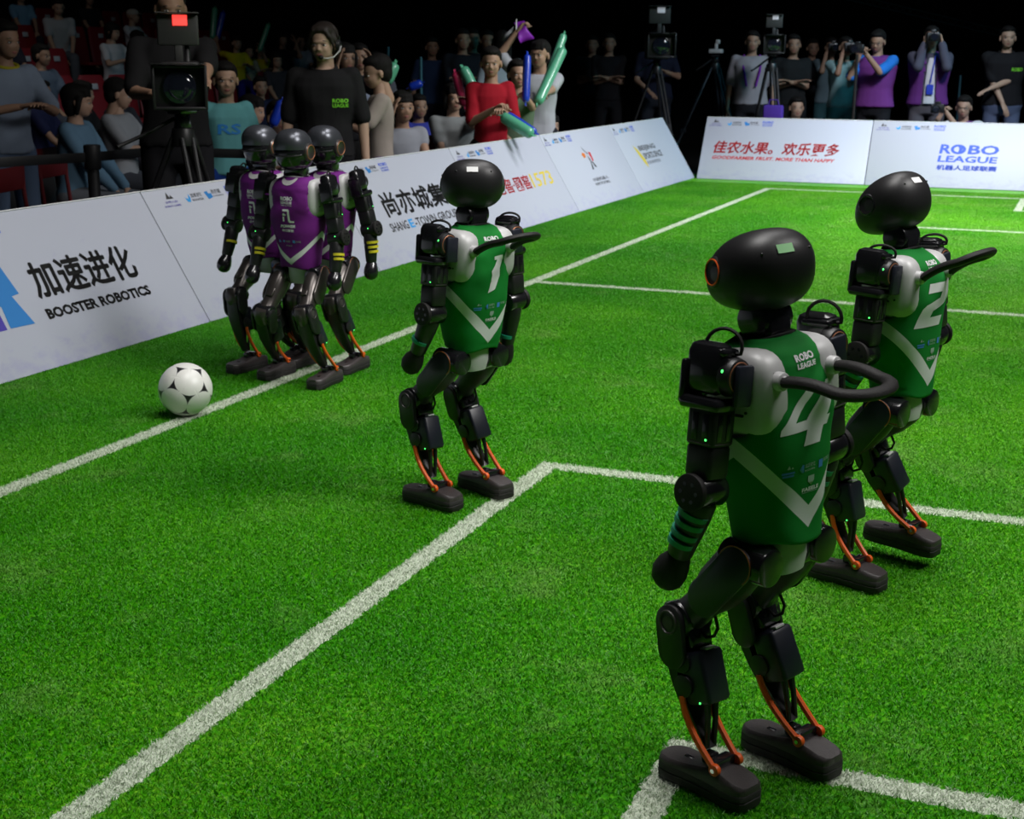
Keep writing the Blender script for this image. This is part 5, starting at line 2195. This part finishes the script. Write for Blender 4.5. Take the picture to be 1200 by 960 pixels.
a_ = stand('man in blue shirt and purple vest looking down at his camera', 1029, 48, 19.9, 168, top=(.02, .16, .55), bottom=(.012, .012, .015), handL=at_depth(1010, 62, 19.5), handR=at_depth(1006, 64, 19.7), vest=(.15, .035, .20), head=(6, 14, 0), sk=(.36, .21, .14), hi=True, grip='grip', glasses=True, build=1.1, sleeve=.62)
pc_ = at_depth(1005, 57, 19.5)
photo_camera('camera on a monopod held by the purple vest man', pc_, 175)
mono = kempty('monopod', (pc_.x, pc_.y, HALL), 0, label='thin grey monopod under the camera of the purple vest man', category='monopod')
g = G()
g.cyl((0, 0, .02), (0, 0, (pc_.z - HALL) / K - .06), .012, .018, 12)
put('pole', g, gunmetal, mono)
g = G()
g.cyl((0, 0, .75), (0, 0, .80), .026, n=12, bev=.004)
g.ell((0, 0, .015), (.025, .025, .015), n=10, k=6)
put('clamp', g, black, mono)
a_ = stand('man in dark suit and purple vest photographing with both hands', 1092, 43, 19.8, 192, top=(.07, .07, .10), bottom=(.09, .085, .10), handL='face', handR='face', vest=(.12, .03, .18), sleeve=1.0, sk=(.38, .24, .17), hi=True, grip='grip', shirt_prop='open', build=1.1)
photo_camera('black camera covering the face of the suited man', (a_[1] + a_[-1]) / 2 + Vector((-.06, 0, .0)), 192)
g = G(a_['tl'])
s_ = a_['s']
g.sect([(.02 * s_, .014, .055 * s_, .150 * s_), (.2 * s_, .014, .050 * s_, .140 * s_), (.4 * s_, .014, .035 * s_, .145 * s_), (.47 * s_, .012, .02 * s_, .120 * s_)], n=14)
put('shirt_front', g, cloth((.55, .56, .60)), a_['root'])
g = G(a_['tl'])
g.tube([(.12 * s_, .04 * s_, .5 * s_), (.165 * s_, .02 * s_, .38 * s_), (.172 * s_, 0, .22 * s_)], .008, 6)
g.box((.176 * s_, 0, .16 * s_), (.006, .075, .11), .002)
put('lanyard', g, cloth((.03, .06, .45)), a_['root'])
a_ = stand('kneeling photographer in white shirt and purple vest with glasses', 1130, 126, 19.6, 165, pose='kneel', h=1.82, lean=8, top=(.58, .58, .60), bottom=(.02, .02, .03), handL=at_depth(1103, 129, 19.3), handR=at_depth(1100, 131, 19.5), vest=(.15, .05, .21), head=(14, 6, 0), sk=(.40, .25, .18), hi=True, grip='grip', glasses=True)
photo_camera('camera held by the kneeling photographer above the end board', at_depth(1099, 127, 19.3), 178)
a_ = stand('man in black polo with green chest print, arms folded low', 1181, 43, 19.8, 190, top=(.012, .012, .014), bottom=(.10, .13, .22), handL=(.21, -.15, .17), handR=(.24, .02, -.08), sk=(.44, .29, .21), hi=True, collar=(.014, .014, .015), build=1.15, sleeve=.6)
printed(a_, '', 0, 0, 0, 0, mat('lime_print', (.22, .75, .03), .6), lines=[('ROBO', (.05, .34, .16, .375))])

# ---- seated and standing public on the left, in the dark
TIER_Y = [11.3, 13.3, 15.3, 17.3, 19.3]
TIER_Z = [HALL, -.08, .30, .70, 1.08]
tier_mat = mat('tier_deck', (.02, .02, .022), .7)
for k in range(1, 5):
    y0 = TIER_Y[k] - 1.0
    y1 = (TIER_Y[k + 1] - 1.0) if k < 4 else 21.6
    g = G()
    g.box((18.5, (y0 + y1) / 2, (TIER_Z[k] + HALL) / 2), (19, y1 - y0, TIER_Z[k] - HALL), .01)
    put('trim_%d' % k, g, tier_mat, kind='structure')

red_seat = mat('red_seat', (.20, .008, .014), .5)
red_chair_mat = mat('red_chair', (.11, .006, .009), .5)
badge = mat('seat_badge', (.40, .42, .46), .6)
seat_parts = None


def tier_seat(x, y, z, yaw, first=[None]):
    if first[0] is None:
        root = kempty('grandstand_seat', (0, 0, 0), 0, label='red moulded grandstand seat in the dark tiers behind the left boards', category='seat', group='red grandstand seats')
        g = G()
        g.sect([(.42, .025, .19, -.24), (.50, .028, .215, -.25), (.75, .026, .215, -.29), (.92, .022, .20, -.32), (.97, .014, .17, -.325)], n=18, e=.6)
        put('seat_back', g, red_seat, root)
        g = G()
        g.box((-.02, 0, .43), (.42, .42, .05), .02)
        put('seat_pan', g, red_seat, root)
        g = G()
        g.box((-.10, 0, .205), (.08, .30, .41), .012)
        put('pedestal', g, black, root)
        g = G()
        g.box((-.262, 0, .84), (.006, .10, .065), .002, R_=Matrix.Rotation(R(-8), 4, 'Y'))
        put('number_plate', g, badge, root)
        first[0] = root
        r_ = root
    else:
        src = first[0]
        r_ = src.copy()
        C.objects.link(r_)
        for ch in list(src.children):
            c_ = ch.copy()
            c_.parent = r_
            C.objects.link(c_)
    r_.location = (x, y, z)
    r_.rotation_euler = (0, 0, R(yaw))
    return r_


taken = []


def px_of(P):
    d = Vector(P) - EYE
    w_ = d.dot(FW)
    return 600 + FPX * d.dot(RT) / w_, 480 - FPX * d.dot(UP) / w_


def crowd(label, px, tier, yaw=235, h=1.6, py=None, **k):
    """person sitting on tier, at image column px (position solved on the tier's row)"""
    Y = TIER_Y[tier]
    # solve x on the row so that the head falls on the wanted column
    z_ = TIER_Z[tier] + 1.2 * K * h / 1.7
    lo, hi_ = 5.0, 40.0
    for _ in range(40):
        m_ = (lo + hi_) / 2
        if px_of((m_, Y, z_))[0] < px:
            lo = m_
        else:
            hi_ = m_
    x_ = (lo + hi_) / 2
    taken.append((x_, tier))
    k.setdefault('handL', 'lap')
    k.setdefault('handR', 'lap')
    return person(label, (x_, Y, TIER_Z[tier]), yaw, h=h, pose='sit', **k)


GR = 'public seated in the dark tiers'
wt = (.30, .32, .34)
crowd('man in pale grey T-shirt high on the tiers at the left', 66, 3, 230, 1.75, top=(.33, .35, .37), bottom=(.10, .12, .15), lean=14, head=(0, 20, 0))
crowd('man in grey-blue T-shirt seated left, below the pale grey one', 48, 1, 262, 1.7, top=(.09, .12, .17), bottom=(.05, .06, .08), head=(10, 5, 0), sk=SK2)
crowd('man in dark navy shirt looking right, low on the left tiers', 46, 0, 285, 1.65, top=(.012, .015, .05), bottom=(.03, .03, .05), head=(15, 5, 0), sk=SK2)
crowd('woman with long black hair in black top looking right', 96, 0, 285, 1.62, top=(.012, .012, .014), bottom=(.02, .02, .02), hair='long', head=(10, 5, 0))
crowd('woman in white T-shirt seated upright, second tier', 131, 2, 265, 1.68, top=(.50, .52, .56), bottom=(.2, .2, .24), hair='bob', handL='chest', handR='chest', head=(10, 10, 0))
crowd('child with yellow scarf beside the woman in the white T-shirt', 161, 2, 255, 1.55, top=(.50, .42, .02), bottom=(.05, .05, .2), hair='fringe', handL='chest', handR='chest', head=(15, 5, 0))
crowd('person in pale cap and white shirt at the top behind the cameraman', 155, 3, 270, 1.6, top=(.50, .54, .60), bottom=(.1, .1, .3), cap=(.42, .40, .36), head=(15, 0, 0))
crowd('dark-haired person in black at the top left of the tiers', 104, 4, 240, 1.6, top=(.02, .02, .025), bottom=(.02, .02, .02), hair='bob')
crowd('person in light blue shirt at the top left corner', 24, 4, 240, 1.6, top=(.15, .30, .46), bottom=(.03, .03, .05))
crowd('man peering over from behind the white-shirt woman', 140, 0, 262, 1.6, top=(.03, .03, .04), bottom=(.03, .03, .04), head=(0, 0, 0), sk=SK2)
crowd('person in dark top at the left edge, second tier', 7, 2, 250, 1.6, top=(.02, .02, .03), bottom=(.02, .02, .03), sk=SK2)
crowd('person in yellow costume holding up two sticks', 277, 2, 235, 1.5, top=(.60, .55, .02), bottom=(.02, .02, .25), handR=at_depth(252, 46, 27.3), handL='chest', hair='fringe')
crowd('child in white T-shirt with yellow trim between two yellow costumes', 291, 2, 240, 1.3, top=(.42, .42, .32), bottom=(.02, .02, .25), collar=(.5, .45, .02))
crowd('child in yellow costume holding a slanted mint stick', 305, 2, 235, 1.35, top=(.55, .48, .02), bottom=(.02, .02, .25), handL=at_depth(306, 56, 27.4), handR='chest')
crowd('person in black with one hand raised, left of the headset woman', 331, 2, 230, 1.6, top=(.015, .015, .018), bottom=(.02, .02, .02), handL='up', hair='bob', sk=SK)
crowd('person in pale blue and white top left of the headset woman', 352, 2, 230, 1.55, top=(.40, .48, .60), bottom=(.03, .03, .04), handR='up', sk=SK)
crowd('man with dark hair seated behind the turquoise boy', 305, 0, 228, 1.62, top=(.015, .02, .05), bottom=(.02, .02, .02), sk=SK2)
crowd('woman with glasses seated beside the dark-haired man', 324, 1, 228, 1.6, top=(.04, .04, .05), bottom=(.02, .02, .02), hair='bob', glasses=True)
seated('woman in light blue cardigan at the front chairs, facing right', 90, 116, 12.6, 285, h=1.66, floor=0.0, top=(.11, .20, .29), bottom=(.15, .16, .18), hair='bob', head=(12, 5, 0), sleeve=1.0, handL='lap', handR='lap', lean=6)
seated('person in open white shirt on a front chair, left of the cameraman', 137, 108, 14.0, 282, h=1.7, floor=0.0, top=(.26, .27, .29), bottom=(.06, .065, .08), hair='short', head=(14, 12, 0), handL=(.34, .05, .28), handR=(.34, -.03, .28), sleeve=.6)
stand('boy in white and blue shirt with yellow trim at the left edge', 5, 46, 11.0, 250, top=(.19, .235, .31), bottom=(.09, .13, .21), collar=(.34, .30, .02), handL='chest', handR='chest', hair='short', lean=6, head=(10, 6, 0), sk=SK2, sleeve=.6, build=.9)
seated('girl in white shirt in profile behind the turquoise boy', 294, 108, 13.8, 250, h=1.35, floor=0.0, top=(.50, .46, .50), bottom=(.2, .2, .25), hair='bob', head=(30, 8, 0), handL='lap', handR='lap')
b2_ = seated('small boy in white shirt hugging a blue stick', 325, 106, 12.4, 225, h=1.35, floor=0.0, top=(.50, .52, .58), bottom=(.05, .06, .2), hair='short', handL='chest', handR='chest', grip='grip')
clapper('blue inflatable stick across the lap of the small white-shirt boy', at_depth(319, 148, 12.0), at_depth(331, 118, 12.0), .035, blue_v)
stand('man in grey-blue shirt with yellow collar right of the headset woman', 421, 64, 15.0, 215, top=(.28, .32, .42), bottom=(.03, .03, .04), collar=(.40, .38, .05), sk=SK2, h=1.6)
stand('person with raised arm close behind the headset woman', 404, 58, 14.0, 230, top=(.012, .012, .015), bottom=(.02, .02, .02), handL='up', handR='up', sk=SK2, h=1.6, hair='bob')
stand('small child face between the beige boy and the yellow collar man', 441, 76, 17.0, 215, top=(.1, .1, .12), bottom=(.1, .1, .1))
gs = seated('girl in pale sleeveless top on a front bench, hand raised', 471, 100, 13.0, 225, h=1.42, floor=0.0, top=(.24, .25, .28), bottom=(.12, .16, .22), handL='lap', handR='up', hair='fringe', sk=SK2, sleeve=.2)
clapper('mint inflatable stick bent over the girl in the pale top', at_depth(452, 98, 13.0), at_depth(463, 74, 13.0), .045, mint)
seated('child with blue stick on the front bench', 490, 104, 16.2, 225, h=1.3, floor=0.0, top=(.04, .05, .3), bottom=(.1, .1, .2), sk=SK2, handR=at_depth(480, 103, 15.75))
clapper('blue inflatable stick held flat by the child on the bench', at_depth(479, 103, 15.7), at_depth(495, 97, 15.7), .038, blue_v)
gp = seated('girl in white patterned T-shirt on the bench beside the red-shirt girl', 531, 99, 14.8, 220, h=1.45, floor=0.0, top=(.27, .28, .28), bottom=(.2, .2, .22), hair='bob', handL=at_depth(546, 122, 14.3), handR='lap', sk=SK)
clapper('mint inflatable stick left of the girl in red', at_depth(554, 102, 14.2), at_depth(542, 79, 14.2), .045, mint)
clapper('pink inflatable stick behind the patterned T-shirt girl', gp[1] + Vector((0, 0, -.05)), gp[1] + Vector((-.05, .08, .28)), .036, pink_v)
stand('tall man in dark jacket, left of two at the back', 542, 46, 20, 215, top=(.012, .014, .02), bottom=(.01, .01, .012), sk=SK2, handL='crossed', handR='crossed', sleeve=1.0)
stand('tall man in black, right of two at the back', 554, 45, 21.4, 215, top=(.012, .013, .014), bottom=(.01, .01, .012), sk=SK2, sleeve=1.0)
stand('person in faint dark blue shirt at the back, hardly lit', 506, 55, 21.8, 215, top=(.02, .04, .10), bottom=(.01, .01, .02), sk=SK2)
stand('woman in pale blue T-shirt behind the girl in red', 588, 50, 17.5, 30, top=(.40, .50, .58), bottom=(.02, .10, .14), hair='long', sk=SK2)
stand('man with dim face at the back beside the pale blue T-shirt woman', 571, 47, 21, 210, top=(.03, .03, .04), bottom=(.01, .01, .012), sk=SK2)
clapper('tall mint inflatable stick in the left tiers', at_depth(249, 46, 27.3), at_depth(252, 9, 27.3), .046, mint)
clapper('dark blue inflatable stick beside the tall mint one', at_depth(254, 47, 27.4), at_depth(262, 14, 27.4), .046, blue_v)
clapper('slanted mint inflatable stick over the yellow costumes', at_depth(304, 60, 27.4), at_depth(315, 28, 27.4), .040, mint)

# seats on the tiers
for k in (1, 2, 3, 4):
    x_ = 11.0 + .25 * k
    while x_ < 27.4:
        c_ = px_of((x_, TIER_Y[k] + .1, TIER_Z[k] + 1.0))
        if -25 < c_[0] < 352:
            if not any(t_[1] == k and abs(t_[0] - x_) < .36 for t_ in taken):
                tier_seat(x_, TIER_Y[k] + .12, TIER_Z[k], 262)
        x_ += .70

# ---- red front chairs
chair_n = [0]


def red_chair(label, loc, yaw):
    root = kempty('front_row_chair', loc, R(yaw), label=label, category='chair', group='red chairs behind the left boards')
    g = G()
    g.box((0, 0, .45), (.44, .44, .035), .014)
    put('seat', g, red_chair_mat, root)
    g = G()
    g.box((-.23, 0, .79), (.022, .44, .14), .008)
    put('backrest', g, red_chair_mat, root)
    for sx_, sy_ in ((1, 1), (1, -1), (-1, 1), (-1, -1)):
        g = G()
        g.tube([(sx_ * .20, sy_ * .20, .44), (sx_ * .23, sy_ * .215, .0)], .014, 8)
        if sx_ < 0:
            g.tube([(-.20, sy_ * .20, .44), (-.235, sy_ * .20, .80)], .014, 8)
        put('leg', g, red_chair_mat, root)
    for sy_ in (1, -1):
        g = G()
        g.tube([(.215, sy_ * .21, .2), (-.215, sy_ * .21, .2)], .010, 6)
        put('stretcher', g, red_chair_mat, root)
    return root


for lb, px_, py_, w_, yw in (('empty red chair at the far left behind the first lettered board', 50, 195, 10.6, 285),
                             ('empty red chair in front of the light blue cardigan woman', 100, 196, 11.9, 285)):
    p = at_depth(px_, py_, w_)
    red_chair(lb, (p.x, p.y, HALL), yw)
for lb, who in (('red chair under the woman in the light blue cardigan', 'woman in light blue cardigan'), ('red chair under the person in the open white shirt', 'person in open white shirt'),
                ('red chair under the girl in the pale sleeveless top', 'girl in pale sleeveless'), ('red chair under the child with the flat blue stick', 'child with blue stick on'),
                ('red chair under the patterned T-shirt girl', 'girl in white patterned')):
    o_ = next(q for q in C.objects if q.get('category') == 'person' and q['label'].startswith(who))
    red_chair(lb, (o_.location.x, o_.location.y, HALL), math.degrees(o_.rotation_euler.z))

# ---- belt barrier
post_mat = mat('barrier_post', (.016, .017, .019), .5)
posts = []
for lb, px_, w_ in (('black belt barrier post left of the cameraman', 106, 10.2), ('belt barrier post past the left edge', -60, 9.4), ('belt barrier post hidden behind the camera tripod', 178, 10.8), ('belt barrier post right of the turquoise boy', 296, 10.6)):
    p = at_depth(px_, 150, w_)
    r_ = kempty('barrier_post', (p.x, p.y, HALL), 0, label=lb, category='barrier post', group='belt barrier posts')
    g = G()
    g.cyl((0, 0, .02), (0, 0, .98), .034, n=20, bev=.004)
    put('pole', g, post_mat, r_)
    g = G()
    g.cyl((0, 0, .88), (0, 0, 1.02), .048, n=20, bev=.006)
    put('belt_cassette', g, post_mat, r_)
    g = G()
    g.cyl((0, 0, 0), (0, 0, .03), .17, .16, 28, .008)
    put('base', g, post_mat, r_)
    posts.append(p)
for a_, b_, lb in ((1, 0, 'black barrier belt at the left edge of the picture'), (0, 2, 'black barrier belt before the white-shirt person'), (2, 3, 'black barrier belt across the turquoise T-shirt boy')):
    p, q = posts[a_], posts[b_]
    g = G()
    d = (Vector((q.x, q.y, 0)) - Vector((p.x, p.y, 0)))
    L = d.length
    L /= K
    g.box((L / 2, 0, .95), (L - .09, .004, .055), .0015)
    o = put('barrier_belt', g, post_mat, None, label=lb, category='belt')
    o.location = (p.x, p.y, HALL)
    o.scale = (K, K, K)
    o.rotation_euler = (0, 0, math.atan2(d.y, d.x))

# ---- lighting truss and masts in the dark
tm = mat('truss_metal', (.03, .12, .16), .5, .2)
tr = kempty('lighting_truss', (20.5, -2.5, 4.0), R(118), label='dim teal lighting truss hanging at the upper right', category='truss')
for cy_, cz_ in ((.15, .15), (-.15, .15), (.15, -.15), (-.15, -.15)):
    g = G()
    g.tube([(0, cy_, cz_), (9.5, cy_, cz_ + 0.0)], .022, 8)
    put('chord', g, tm, tr)
for k in range(24):
    g = G()
    x0_ = k * .395
    s_ = 1 if k % 2 else -1
    g.tube([(x0_, -.15, -.15 * s_), (x0_ + .395, -.15, .15 * s_)], .011, 6)
    g.tube([(x0_, .15, .15 * s_), (x0_ + .395, .15, -.15 * s_)], .011, 6)
    put('brace', g, tm, tr)
pa, pb_ = at_depth(985, -6, 24.5), at_depth(1195, 44, 24.0)
dd = pb_ - pa
tr.location = pa
tr.rotation_euler = (0, -math.asin(dd.z / dd.length), math.atan2(dd.y, dd.x))
tr.scale = (dd.length / 9.5,) * 3
for lb, px_, w_, zz in (('thin dark stand pole behind the bench children', 493, 17.0, 1.5), ('thin dark stand pole right of the headset woman', 455, 20.5, 1.6), ('dark stand pole behind the suited photographer', 1128, 22.0, 1.3)):
    p = at_depth(px_, 60, w_)
    r_ = kempty('stand_pole', (p.x, p.y, HALL), 0, label=lb, category='pole')
    g = G()
    g.cyl((0, 0, .02), (0, 0, zz), .018, .014, 12)
    put('mast', g, tm, r_)
    for k in range(3):
        g = G()
        a = R(120 * k + 10)
        g.tube([(0, 0, .35), (.38 * math.cos(a), .38 * math.sin(a), .012)], .012, 6)
        put('leg', g, tm, r_)


# ------------------------------------------------------------------ whole scene, camera included, shrunk about the world origin after a revised size guess
U = .8
for o in [o_ for o_ in SC.objects if o_.parent is None]:
    if o.type == 'CAMERA':
        o.location *= U
        continue
    if o.type == 'LIGHT':
        o.location *= U
        o.scale = (U, U, U)
        o.data.energy *= U * U
        continue
    o.matrix_world = Matrix.Scale(U, 4) @ (Matrix.LocRotScale(o.location, o.rotation_euler, o.scale))
cd.dof.focus_distance *= U
cd.dof.aperture_fstop /= U
bpy.data.scenes.remove(TMP)
